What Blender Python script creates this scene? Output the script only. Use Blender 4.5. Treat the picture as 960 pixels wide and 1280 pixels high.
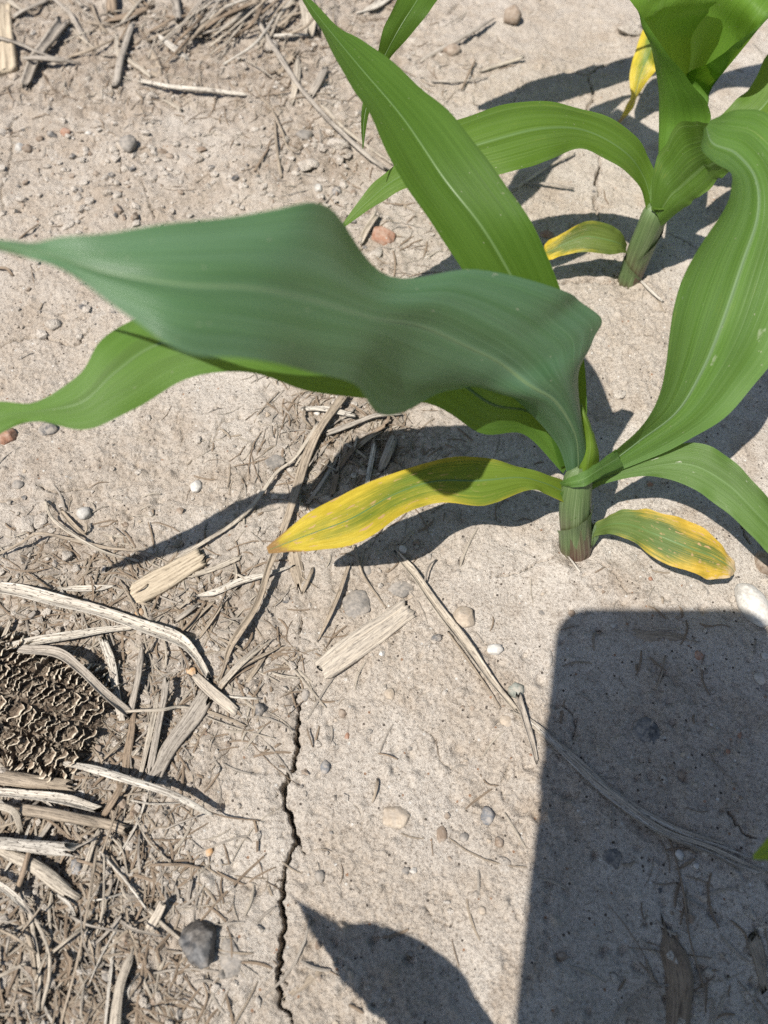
import bpy, bmesh, math, random
import numpy as np
from mathutils import Vector, Matrix

for o in list(bpy.data.objects):
    bpy.data.objects.remove(o)
scene = bpy.context.scene
COL = scene.collection
R = math.radians

# ------------------------------------------------------------------ camera, sky, sun, exposure
CAM_H = 0.30            # a phone held 30 cm above the soil
DEPRESSION = R(60)      # looking down 60 degrees below the horizon
FPX = 962.0             # 26 mm equivalent lens, in pixels of the 960x1280 photograph
cam_data = bpy.data.cameras.new('camera')
cam = bpy.data.objects.new('camera', cam_data)
COL.objects.link(cam)
cam.location = (0, 0, CAM_H)
cam.rotation_euler = (R(90) - DEPRESSION, 0, 0)
cam_data.sensor_fit = 'VERTICAL'
cam_data.sensor_height = 34.6
cam_data.lens = 34.6 * FPX / 1280
cam_data.clip_start = 0.004
cam_data.clip_end = 200
cam_data.dof.use_dof = True
cam_data.dof.focus_distance = 0.325
cam_data.dof.aperture_fstop = 9.5
scene.camera = cam

SUNK = (0.45, 0.37)     # ground shift of a shadow per metre of height (x, y)
sun_el = math.atan2(1.0, math.hypot(*SUNK))
sun_dir = Vector((-SUNK[0], -SUNK[1], 1.0)).normalized()      # towards the sun
world = bpy.data.worlds.new('World')
scene.world = world
world.use_nodes = True
wn = world.node_tree.nodes
bg = wn['Background']
sky = wn.new('ShaderNodeTexSky')
sky.sky_type = 'NISHITA'
sky.sun_disc = False
sky.sun_elevation = sun_el
sky.sun_rotation = math.atan2(sun_dir.x, sun_dir.y)
world.node_tree.links.new(sky.outputs[0], bg.inputs[0])
bg.inputs[1].default_value = 0.067
sun_data = bpy.data.lights.new('sun', 'SUN')
sun_data.energy = 4.6
sun_data.angle = R(0.53)
sun_data.color = (1.0, 0.955, 0.89)
sun = bpy.data.objects.new('sun', sun_data)
COL.objects.link(sun)
sun.rotation_euler = sun_dir.to_track_quat('Z', 'Y').to_euler()
sun.location = (-1, -1, 3)
vs = scene.view_settings
vs.view_transform = 'Standard'
vs.look = 'None'
vs.gamma = 1
vs.use_curve_mapping = False
vs.exposure = 0.86
scene.cycles.use_denoising = False
scene.cycles.max_bounces = 8
scene.cycles.transmission_bounces = 6

rng = np.random.default_rng(7)
random.seed(11)

# ------------------------------------------------------------------ pixel -> place helpers
CD, SD = math.cos(DEPRESSION), math.sin(DEPRESSION)
def ray(px, py):
    x = (px - 480) / FPX
    y = (py - 640) / FPX
    return Vector((x, CD - y * SD, -SD - y * CD))
def at(px, py, z=0.0):
    d = ray(px, py)
    s = (CAM_H - z) / -d.z
    return Vector((d.x * s, d.y * s, z))
def depth_of(p):
    return p.y * CD + (CAM_H - p.z) * SD
def pxsize(p, px):
    return px * depth_of(p) / FPX

# ------------------------------------------------------------------ noise (numpy)
def _hash(ix, iy, seed):
    h = (ix.astype(np.int64) * 374761393 + iy.astype(np.int64) * 668265263 + seed * 1442695041) & 0xFFFFFFFF
    h = ((h ^ (h >> 13)) * 1274126177) & 0xFFFFFFFF
    h = (h ^ (h >> 16)) & 0xFFFFFFFF
    return h.astype(np.float64) / 4294967295.0
def vnoise(x, y, seed=0):
    ix = np.floor(x); iy = np.floor(y)
    fx = x - ix; fy = y - iy
    ux = fx * fx * (3 - 2 * fx); uy = fy * fy * (3 - 2 * fy)
    a = _hash(ix, iy, seed); b = _hash(ix + 1, iy, seed)
    c = _hash(ix, iy + 1, seed); d = _hash(ix + 1, iy + 1, seed)
    return (a * (1 - ux) + b * ux) * (1 - uy) + (c * (1 - ux) + d * ux) * uy - 0.5
def fbm(x, y, f, octaves, seed=0, gain=0.5):
    t = 0; a = 1.0
    for i in range(octaves):
        t = t + a * vnoise(x * f + 17.3 * i, y * f - 9.1 * i, seed + i)
        f *= 2.03; a *= gain
    return t
def smooth(e0, e1, x):
    t = np.clip((x - e0) / (e1 - e0), 0, 1)
    return t * t * (3 - 2 * t)

# ------------------------------------------------------------------ object helpers
def tag(o, label=None, cat=None, group=None, kind=None):
    if label: o['label'] = label
    if cat: o['category'] = cat
    if group: o['group'] = group
    if kind: o['kind'] = kind
    return o
def mesh_obj(name, verts, faces, mat=None, parent=None, smooth_shade=True, uvs=None, mesh=None):
    if mesh is None:
        mesh = bpy.data.meshes.new(name)
        mesh.from_pydata([tuple(v) for v in verts], [], faces)
        if uvs is not None:
            uvl = mesh.uv_layers.new(name='UVMap')
            li = np.empty(len(mesh.loops), dtype=np.int32)
            mesh.loops.foreach_get('vertex_index', li)
            uvl.data.foreach_set('uv', np.asarray(uvs, dtype=np.float32)[li].ravel())
        if smooth_shade:
            mesh.polygons.foreach_set('use_smooth', [True] * len(mesh.polygons))
        if mat: mesh.materials.append(mat)
        mesh.update()
    o = bpy.data.objects.new(name, mesh)
    COL.objects.link(o)
    if parent: o.parent = parent
    return o
def empty(name, loc=(0, 0, 0)):
    o = bpy.data.objects.new(name, None)
    o.empty_display_size = 0.01
    o.location = loc
    COL.objects.link(o)
    return o
def catmull(P, n):
    """P: list of equal-length tuples -> n samples"""
    P = np.asarray(P, dtype=float)
    m = len(P)
    if m == 2:
        t = np.linspace(0, 1, n)[:, None]
        return P[0] * (1 - t) + P[1] * t
    Q = np.vstack([2 * P[0] - P[1], P, 2 * P[-1] - P[-2]])
    out = []
    for t in np.linspace(0, m - 1, n):
        i = min(int(t), m - 2); f = t - i
        p0, p1, p2, p3 = Q[i], Q[i + 1], Q[i + 2], Q[i + 3]
        out.append(0.5 * ((2 * p1) + (-p0 + p2) * f + (2 * p0 - 5 * p1 + 4 * p2 - p3) * f * f + (-p0 + 3 * p1 - 3 * p2 + p3) * f ** 3))
    return np.array(out)

# ------------------------------------------------------------------ material helpers
class NT:
    def __init__(self, name):
        self.m = bpy.data.materials.new(name)
        self.m.use_nodes = True
        self.n = self.m.node_tree.nodes
        self.l = self.m.node_tree.links
        self.p = self.n['Principled BSDF']
        self.out = self.n['Material Output']
    def new(self, t, **kw):
        x = self.n.new(t)
        for k, v in kw.items(): setattr(x, k, v)
        return x
    def link(self, a, b): self.l.new(a, b)
    def val(self, sock, v):
        if isinstance(v, bpy.types.NodeSocket): self.l.new(v, sock)
        else: sock.default_value = v
    def coord(self, kind='Object'):
        return self.new('ShaderNodeTexCoord').outputs[kind]
    def mapping(self, vec, scale=(1, 1, 1), loc=(0, 0, 0), rot=(0, 0, 0)):
        x = self.new('ShaderNodeMapping')
        x.inputs['Scale'].default_value = scale; x.inputs['Location'].default_value = loc; x.inputs['Rotation'].default_value = rot
        self.link(vec, x.inputs['Vector'])
        return x.outputs[0]
    def noise(self, vec, scale, detail=4, rough=0.55, dist=0.0):
        x = self.new('ShaderNodeTexNoise')
        x.inputs['Scale'].default_value = scale; x.inputs['Detail'].default_value = detail
        x.inputs['Roughness'].default_value = rough; x.inputs['Distortion'].default_value = dist
        self.link(vec, x.inputs['Vector'])
        return x.outputs['Fac']
    def ramp(self, fac, stops):
        x = self.new('ShaderNodeValToRGB')
        e = x.color_ramp.elements
        while len(e) < len(stops): e.new(0.5)
        for s, (pos, c) in zip(e, stops):
            s.position = pos; s.color = tuple(c) + (1,) if len(c) == 3 else c
        self.link(fac, x.inputs[0])
        return x.outputs[0]
    def mix(self, fac, a, b, mode='MIX'):
        x = self.new('ShaderNodeMix', data_type='RGBA', blend_type=mode)
        self.val(x.inputs[0], fac)
        self.val(x.inputs[6], a if isinstance(a, bpy.types.NodeSocket) else tuple(a) + (1,))
        self.val(x.inputs[7], b if isinstance(b, bpy.types.NodeSocket) else tuple(b) + (1,))
        return x.outputs[2]
    def math(self, op, a, b=None, c=None, clamp=False):
        x = self.new('ShaderNodeMath', operation=op, use_clamp=clamp)
        self.val(x.inputs[0], a)
        if b is not None: self.val(x.inputs[1], b)
        if c is not None: self.val(x.inputs[2], c)
        return x.outputs[0]
    def srange(self, v, a, b):
        x = self.new('ShaderNodeMapRange', interpolation_type='SMOOTHSTEP')
        self.val(x.inputs[0], v); x.inputs[1].default_value = a; x.inputs[2].default_value = b
        return x.outputs[0]
    def bump(self, h, strength, dist, normal=None):
        x = self.new('ShaderNodeBump')
        x.inputs['Strength'].default_value = strength; x.inputs['Distance'].default_value = dist
        self.link(h, x.inputs['Height'])
        if normal: self.link(normal, x.inputs['Normal'])
        return x.outputs[0]

def soil_material():
    t = NT('dry_silt_soil')
    co = t.coord('Object')
    big = t.noise(co, 14, 4, 0.6)
    mid = t.noise(co, 90, 5, 0.65)
    fine = t.noise(co, 900, 5, 0.75)
    grain = t.noise(co, 2600, 2, 0.6)
    base = t.ramp(mid, [(0.25, (0.31, 0.262, 0.214)), (0.5, (0.47, 0.420, 0.362)), (0.75, (0.54, 0.49, 0.43))])
    base = t.mix(t.srange(big, 0.35, 0.7), base, (0.51, 0.462, 0.402))
    ca = t.new('ShaderNodeAttribute', attribute_name='crust')
    base = t.mix(t.math('MULTIPLY', ca.outputs['Fac'], t.srange(mid, 0.3, 0.6)), base, (0.415, 0.358, 0.295))
    warm = t.noise(co, 33, 4, 0.6)
    base = t.mix(t.math('MULTIPLY', t.srange(warm, 0.52, 0.68), 0.55), base, (0.36, 0.292, 0.225))
    f2 = t.ramp(fine, [(0.32, (0.16, 0.135, 0.115)), (0.41, (0.74, 0.71, 0.68)), (0.50, (1.0, 1.0, 1.0)), (0.68, (1.2, 1.2, 1.19))])
    col = t.mix(0.85, base, f2, 'MULTIPLY')
    g2 = t.ramp(grain, [(0.3, (0.55, 0.52, 0.5)), (0.5, (1, 1, 1)), (0.72, (1.22, 1.2, 1.18))])
    col = t.mix(0.6, col, g2, 'MULTIPLY')
    # dark and pale single grains
    v = t.new('ShaderNodeTexVoronoi'); v.inputs['Scale'].default_value = 520
    t.link(co, v.inputs['Vector'])
    rnd = t.new('ShaderNodeSeparateColor'); t.link(v.outputs['Color'], rnd.inputs[0])
    near = t.math('LESS_THAN', v.outputs['Distance'], 0.28)
    dark = t.math('MULTIPLY', near, t.math('GREATER_THAN', rnd.outputs[0], 0.945))
    pale = t.math('MULTIPLY', near, t.math('LESS_THAN', rnd.outputs[0], 0.022))
    rust = t.math('MULTIPLY', near, t.math('LESS_THAN', rnd.outputs[1], 0.012))
    col = t.mix(dark, col, (0.085, 0.07, 0.058))
    col = t.mix(pale, col, (0.58, 0.55, 0.50))
    col = t.mix(rust, col, (0.27, 0.16, 0.10))
    # organic, browner soil under the crop residue
    at_ = t.new('ShaderNodeAttribute', attribute_name='residue')
    org = t.math('MULTIPLY', at_.outputs['Fac'], t.srange(mid, 0.2, 0.75))
    col = t.mix(t.math('MULTIPLY', org, 0.95), col, (0.225, 0.178, 0.135))
    t.link(col, t.p.inputs['Base Color'])
    t.p.inputs['Roughness'].default_value = 0.95
    t.p.inputs['Specular IOR Level'].default_value = 0.15
    hh = t.math('ADD', t.math('MULTIPLY', fine, 1.0), t.math('MULTIPLY', grain, 0.35))
    t.link(t.bump(hh, 1.0, 0.0014), t.p.inputs['Normal'])
    return t.m

def straw_material(name, light, dark, fleck=0.3, streak=20, speck_col=(0.05, 0.04, 0.035)):
    t = NT(name)
    uv = t.new('ShaderNodeUVMap').outputs[0]
    info = t.new('ShaderNodeObjectInfo').outputs['Random']
    off = t.new('ShaderNodeCombineXYZ'); t.link(t.math('MULTIPLY', info, 37.0), off.inputs[0]); t.link(t.math('MULTIPLY', info, 11.0), off.inputs[1])
    va = t.new('ShaderNodeVectorMath', operation='ADD'); t.link(uv, va.inputs[0]); t.link(off.outputs[0], va.inputs[1])
    vec = va.outputs[0]
    st = t.noise(t.mapping(vec, (1.7, streak, 1)), 1.0, 4, 0.65)
    st2 = t.noise(t.mapping(vec, (9, streak * 0.8, 1)), 1.0, 3, 0.6)
    blot = t.noise(t.mapping(vec, (10, 7, 1)), 1.0, 4, 0.6)
    col = t.ramp(st, [(0.36, tuple(c * 0.7 for c in dark)), (0.5, tuple(0.55 * a + 0.45 * b for a, b in zip(light, dark))), (0.64, light)])
    col = t.mix(t.srange(blot, 0.45, 0.75), col, tuple(0.6 * a + 0.4 * b for a, b in zip(light, dark)))
    fl = t.math('MULTIPLY', t.srange(st2, 0.57, 0.64), fleck)
    col = t.mix(fl, col, speck_col)
    t.link(col, t.p.inputs['Base Color'])
    t.p.inputs['Roughness'].default_value = 0.75
    t.p.inputs['Specular IOR Level'].default_value = 0.25
    t.link(t.bump(st, 0.8, 0.0006), t.p.inputs['Normal'])
    return t.m

def stone_material(name, c1, c2, scale=160, rough=0.8, spec=0.3, contrast=(0.35, 0.65), dust=0.55):
    t = NT(name)
    co = t.coord('Object')
    info = t.new('ShaderNodeObjectInfo').outputs['Random']
    va = t.new('ShaderNodeVectorMath', operation='ADD'); t.link(co, va.inputs[0]); t.link(info, va.inputs[1])
    n = t.noise(va.outputs[0], scale, 5, 0.65)
    n2 = t.noise(va.outputs[0], scale * 8, 3, 0.6)
    col = t.ramp(n, [(contrast[0], c1), (contrast[1], c2)])
    col = t.mix(0.45, col, t.ramp(n2, [(0.3, (0.55, 0.55, 0.55)), (0.6, (1.1, 1.1, 1.1))]), 'MULTIPLY')
    if dust > 0:
        n3 = t.noise(va.outputs[0], scale * 2.2, 5, 0.7)
        col = t.mix(t.math('MULTIPLY', t.srange(n3, 0.40, 0.62), dust), col, (0.37, 0.32, 0.265))
    t.link(col, t.p.inputs['Base Color'])
    t.p.inputs['Roughness'].default_value = rough
    t.p.inputs['Specular IOR Level'].default_value = spec
    t.link(t.bump(n2, 0.5, 0.0006), t.p.inputs['Normal'])
    return t.m

def leaf_material(name, green, pale, yellow=0.0, tip=0.0, edge=0.0, brown=0.0, gloss=0.40, trans=0.36,
                  ycol=(0.50, 0.36, 0.020), bcol=(0.20, 0.105, 0.045), wax=0.0, scars=0.0, seed=0.0, spec=0.32, rib=0.38, btip=0.80, vstr=0.34):
    """UV: u = base to tip, v = across the blade (0.5 = midrib)"""
    t = NT(name)
    uv = t.new('ShaderNodeUVMap').outputs[0]
    sep = t.new('ShaderNodeSeparateXYZ'); t.link(uv, sep.inputs[0])
    u, v = sep.outputs[0], sep.outputs[1]
    m = lambda s, k=0: t.mapping(uv, s, (seed + k, seed * 2.1 + k, 0))
    vein = t.noise(m((1.6, 46, 1)), 1.0, 3, 0.6)
    vfine = t.noise(m((3.0, 170, 1), 3), 1.0, 2, 0.6)
    blot = t.noise(m((7, 5, 1), 5), 1.0, 4, 0.6)
    mott = t.noise(m((26, 16, 1), 9), 1.0, 3, 0.6)
    dv = t.math('ABSOLUTE', t.math('SUBTRACT', v, 0.5))
    col = t.ramp(vein, [(0.3, tuple(c * 0.80 for c in green)), (0.55, green), (0.8, tuple(0.6 * a + 0.4 * b for a, b in zip(green, pale)))])
    col = t.mix(t.math('MULTIPLY', t.srange(vfine, 0.45, 0.7), 0.35), col, tuple(c * 1.35 for c in green))
    col = t.mix(t.math('MULTIPLY', t.srange(blot, 0.4, 0.75), 0.30), col, tuple(0.7 * a + 0.3 * b for a, b in zip(green, pale)))
    big = t.noise(m((2.2, 3.0, 1), 13), 1.0, 3, 0.55)
    col = t.mix(t.srange(big, 0.45, 0.75), col, tuple(c * 0.72 for c in green))
    band = t.noise(m((0.9, 11, 1), 17), 1.0, 2, 0.5)
    col = t.mix(t.math('MULTIPLY', t.srange(band, 0.48, 0.62), 0.30), col, tuple(0.72 * a + 0.28 * b for a, b in zip(green, pale)))
    # crisp parallel veins
    vl = t.math('ABSOLUTE', t.math('SINE', t.math('ADD', t.math('MULTIPLY', v, 66.0), t.math('MULTIPLY', blot, 1.2))))
    vl = t.math('MULTIPLY', t.math('SUBTRACT', 1.0, t.srange(vl, 0.0, 0.32)), t.srange(vein, 0.35, 0.65))
    col = t.mix(t.math('MULTIPLY', vl, vstr), col, tuple(0.45 * a + 0.55 * b for a, b in zip(green, pale)))
    # pale midrib
    mr = t.math('SUBTRACT', 1.0, t.srange(dv, 0.008, 0.034))
    mr = t.math('MULTIPLY', mr, rib)
    col = t.mix(mr, col, pale)
    if wax > 0:      # grey waxy bloom
        w = t.math('MULTIPLY', t.srange(t.noise(m((2, 9, 1), 21), 1.0, 4, 0.6), 0.3, 0.7), wax)
        col = t.mix(w, col, (0.135, 0.222, 0.145))
    brn = None
    if yellow > 0 or tip > 0 or edge > 0:   # nutrient-starved yellowing from the tip and margins
        e = t.math('ADD', t.math('MULTIPLY', t.srange(u, 0.15, 1.0), tip), t.math('MULTIPLY', t.srange(dv, 0.12, 0.5), edge))
        e = t.math('ADD', e, yellow)
        e = t.math('ADD', e, t.math('MULTIPLY', t.math('SUBTRACT', blot, 0.5), 0.9))
        e = t.math('ADD', e, t.math('MULTIPLY', t.math('SUBTRACT', vein, 0.5), 0.9))
        yf = t.srange(e, 0.25, 0.85)
        yc = t.mix(t.srange(mott, 0.3, 0.75), tuple(c * 0.85 for c in ycol), (min(1, ycol[0] * 1.1), ycol[1] * 1.12, ycol[2] * 1.6))
        col = t.mix(yf, col, yc)
        if brown > 0:
            b = t.math('ADD', t.math('MULTIPLY', t.srange(u, btip, 1.0), 1.0), t.math('MULTIPLY', t.math('SUBTRACT', mott, 0.5), 1.1))
            b = t.math('ADD', b, t.math('MULTIPLY', t.srange(dv, 0.38, 0.5), 0.42))
            brn = t.math('MULTIPLY', t.srange(b, 0.42, 0.80), brown)
            col = t.mix(brn, col, bcol)
            sp = t.noise(m((30, 14, 1), 31), 1.0, 2, 0.5)
            sp = t.math('MULTIPLY', t.srange(sp, 0.62, 0.67), t.srange(u, 0.3, 0.7))
            col = t.mix(t.math('MULTIPLY', sp, brown), col, (0.42, 0.26, 0.13))
    if scars > 0:
        sc = t.noise(m((16, 6, 1), 41), 1.0, 4, 0.7)
        sc = t.math('MULTIPLY', t.srange(sc, 0.655, 0.72), scars)
        col = t.mix(sc, col, (0.5, 0.5, 0.40))
    # dust specks and soil splash
    dv_ = t.new('ShaderNodeTexVoronoi'); dv_.inputs['Scale'].default_value = 1.0
    t.link(m((95, 42, 1), 51), dv_.inputs['Vector'])
    dr = t.new('ShaderNodeSeparateColor'); t.link(dv_.outputs['Color'], dr.inputs[0])
    dk = t.math('MULTIPLY', t.math('LESS_THAN', dv_.outputs['Distance'], 0.17), t.math('GREATER_THAN', dr.outputs[0], 0.965))
    col = t.mix(t.math('MULTIPLY', dk, 0.7), col, (0.34, 0.32, 0.24))
    t.link(col, t.p.inputs['Base Color'])
    t.p.inputs['Roughness'].default_value = gloss
    t.p.inputs['Specular IOR Level'].default_value = spec
    hh = t.math('ADD', t.math('ADD', vein, t.math('MULTIPLY', vfine, 0.4)), t.math('MULTIPLY', vl, 0.6))
    nrm = t.bump(hh, 0.35, 0.0006)
    t.link(nrm, t.p.inputs['Normal'])
    tr = t.new('ShaderNodeBsdfTranslucent')
    tc = t.mix(0.55, col, (0.24, 0.36, 0.012), 'MIX') if brown == 0 else t.mix(0.25, col, (0.30, 0.30, 0.01), 'MIX')
    t.link(tc, tr.inputs[0]); t.link(nrm, tr.inputs['Normal'])
    ms = t.new('ShaderNodeMixShader')
    ms.inputs[0].default_value = trans
    t.link(t.p.outputs[0], ms.inputs[1]); t.link(tr.outputs[0], ms.inputs[2])
    t.link(ms.outputs[0], t.out.inputs[0])
    return t.m

def plain_material(name, col, rough=0.5, metallic=0.0, vary=0.15, scale=300):
    t = NT(name)
    n = t.noise(t.coord('Object'), scale, 3, 0.5)
    c = t.ramp(n, [(0.3, tuple(x * (1 - vary) for x in col)), (0.7, tuple(min(1, x * (1 + vary)) for x in col))])
    t.link(c, t.p.inputs['Base Color'])
    t.p.inputs['Roughness'].default_value = rough; t.p.inputs['Metallic'].default_value = metallic
    return t.m

M_SOIL = soil_material()
M_STRAW = {
    'white': straw_material('bleached_stalk', (0.52, 0.48, 0.415), (0.21, 0.18, 0.145), 0.95),
    'tan':   straw_material('tan_stalk', (0.345, 0.285, 0.215), (0.155, 0.122, 0.09), 0.55),
    'pale':  straw_material('pale_straw', (0.43, 0.378, 0.305), (0.19, 0.158, 0.122), 0.55),
    'grey':  straw_material('grey_weathered_stalk', (0.36, 0.32, 0.27), (0.15, 0.125, 0.10), 0.5),
    'brown': straw_material('brown_twig', (0.27, 0.205, 0.145), (0.11, 0.08, 0.055), 0.45),
    'wood':  straw_material('tan_pith', (0.43, 0.36, 0.265), (0.27, 0.215, 0.15), 0.25, 14),
    'strip': straw_material('grey_striped_husk', (0.47, 0.41, 0.33), (0.22, 0.19, 0.16), 0.35, 16),
}
M_STONE = {
    'quartz': stone_material('white_quartz', (0.31, 0.29, 0.26), (0.47, 0.45, 0.415), 90, 0.5, 0.4, dust=0.35),
    'grey':   stone_material('grey_stone', (0.12, 0.11, 0.098), (0.22, 0.20, 0.178), 150, dust=0.4),
    'dark':   stone_material('dark_stone', (0.035, 0.035, 0.037), (0.13, 0.125, 0.12), 180),
    'black':  stone_material('charcoal_slag', (0.014, 0.014, 0.016), (0.15, 0.147, 0.143), 70, 0.6, 0.4, (0.45, 0.72), dust=0.25),
    'brown':  stone_material('brown_stone', (0.14, 0.10, 0.07), (0.23, 0.175, 0.13), 150, dust=0.4),
    'red':    stone_material('terracotta_stone', (0.20, 0.095, 0.058), (0.29, 0.165, 0.11), 150, dust=0.3),
    'orange': stone_material('orange_stone', (0.38, 0.21, 0.09), (0.46, 0.29, 0.15), 150),
    'tan':    stone_material('tan_stone', (0.27, 0.215, 0.16), (0.39, 0.325, 0.25), 120),
    'green':  stone_material('greenish_stone', (0.11, 0.12, 0.10), (0.24, 0.245, 0.21), 200),
    'clod':   M_SOIL,
    'blue':   stone_material('blue_grey_stone', (0.055, 0.058, 0.064), (0.17, 0.175, 0.185), 200),
}

# ------------------------------------------------------------------ the ground
STEP = 1.55
PY0, PY1, PXH = -170, 1360, 640
rows_py = np.arange(PY1, PY0, -STEP)
def gy(py):
    yy = (py - 640) / FPX
    dy = CD - yy * SD; dz = -SD - yy * CD
    return dy * CAM_H / -dz
ys = gy(rows_py)
g0 = ys[1] - ys[0]; g1 = ys[-1] - ys[-2]
before = []; y = ys[0]; st = g0
while y > -40: st *= 1.22; y -= st; before.append(y)
after = []; y = ys[-1]; st = g1
while y < 60: st *= 1.16; y += st; after.append(y)
ys = np.concatenate([before[::-1], ys, after])
us = np.arange(-PXH, PXH + 0.1, STEP) / FPX
ext = []; u = us[-1]; st = STEP / FPX
while u < 120: st *= 1.25; u += st; ext.append(u)
ext = np.array(ext)
us = np.concatenate([-ext[::-1], us, ext])
wrow = np.maximum(ys * CD + CAM_H * SD, 0.20)
wrow = np.where(ys > 0.9, 0.9 * CD + CAM_H * SD, wrow)
NR, NC = len(ys), len(us)
GX = us[None, :] * wrow[:, None]
GY = np.repeat(ys[:, None], NC, axis=1)
near_mask = (np.abs(GX) < 0.9) & (GY > -0.5) & (GY < 1.4)

def px_of(x, y, z=0.0):
    d = y * CD + (CAM_H - z) * SD
    return 480 + x / d * FPX, 640 - (y * SD - (CAM_H - z) * CD) / d * FPX
# crumbly, residue-strewn patches (place, radius in metres)
RESIDUE = [((60, 40), .10, .8), ((230, 40), .13, 1), ((360, 60), .12, 1), ((400, 170), .06, .8), ((300, 110), .07, .8), ((450, 20), .06, .8),
           ((60, 700), .03, .7), ((110, 760), .05, .9), ((60, 900), .055, 1), ((60, 1040), .055, 1), ((100, 1150), .05, 1), ((60, 1250), .05, 1),
           ((180, 900), .04, .9), ((270, 760), .035, .7), ((300, 840), .035, .7), ((430, 560), .055, .9), ((400, 520), .035, .9),
           ((180, 1240), .03, .7), ((880, 1200), .04, .22), ((850, 800), .03, .2), ((470, 300), .05, .7), ((-60, 1000), .08, 1), ((-60, 60), .1, .9)]
RES = np.zeros_like(GX)
for (px, py), r, a in RESIDUE:
    c = at(px, py)
    d2 = (GX - c.x) ** 2 + (GY - c.y) ** 2
    RES = np.maximum(RES, a * np.exp(-d2 / (r * r) * 1.2))
RES = np.clip(RES + 0.5 * fbm(GX, GY, 30, 3, 50) * (RES > 0.02), 0, 1)

H = 0.0035 * fbm(GX, GY, 9, 2, 1) + 0.0022 * fbm(GX, GY, 38, 3, 5)
CRUST = smooth(-0.18, 0.22, fbm(GX, GY, 16, 3, 60))          # 0 = smooth sealed crust, 1 = crumbly
H += 0.0010 * fbm(GX, GY, 150, 3, 10, 0.6) * (0.22 + 0.45 * CRUST + 0.9 * RES)
H += 0.00075 * (0.45 + 0.75 * CRUST) * fbm(GX, GY, 560, 2, 20, 0.75) * near_mask
# crust plates with soft edges
cr = fbm(GX, GY, 22, 3, 30)
H += 0.0008 * smooth(-0.05, 0.05, cr)
# lumpy crumbs under the residue
lump = np.abs(fbm(GX, GY, 95, 3, 40, 0.6))
H += RES * (0.0062 * (0.35 - lump) + 0.0016 * vnoise(GX * 260, GY * 260, 44) + 0.0008 * vnoise(GX * 560, GY * 560, 45))

rowpix_lo = np.searchsorted(ys, -0.1)
def window(x, y, r):
    i0, i1 = np.searchsorted(ys, [y - r, y + r])
    if i1 <= i0: return None
    w = wrow[(i0 + i1) // 2]
    j0, j1 = np.searchsorted(us, [(x - r) / w - 0.01, (x + r) / w + 0.01])
    if j1 <= j0: return None
    return slice(i0, i1), slice(j0, j1)
# pits, bumps and half-sunk crumbs
for k in range(9000):
    px = rng.uniform(-200, 1160); py = rng.uniform(-150, 1340)
    c = at(px, py)
    big = rng.random()
    r = 0.0006 + 0.0022 * rng.random() ** 5
    a = r * rng.uniform(0.35, 1.0) * (-1 if rng.random() < 0.6 else 1)
    w = window(c.x, c.y, r * 2.2)
    if w is None: continue
    dx = GX[w] - c.x; dy = GY[w] - c.y
    an = rng.uniform(0, 3.14); e = rng.uniform(0.55, 1.0)
    q = ((dx * math.cos(an) + dy * math.sin(an)) ** 2 + ((-dx * math.sin(an) + dy * math.cos(an)) / e) ** 2) / (r * r)
    H[w] += a * np.exp(-q * 1.2 - q * q * 0.4)

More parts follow.
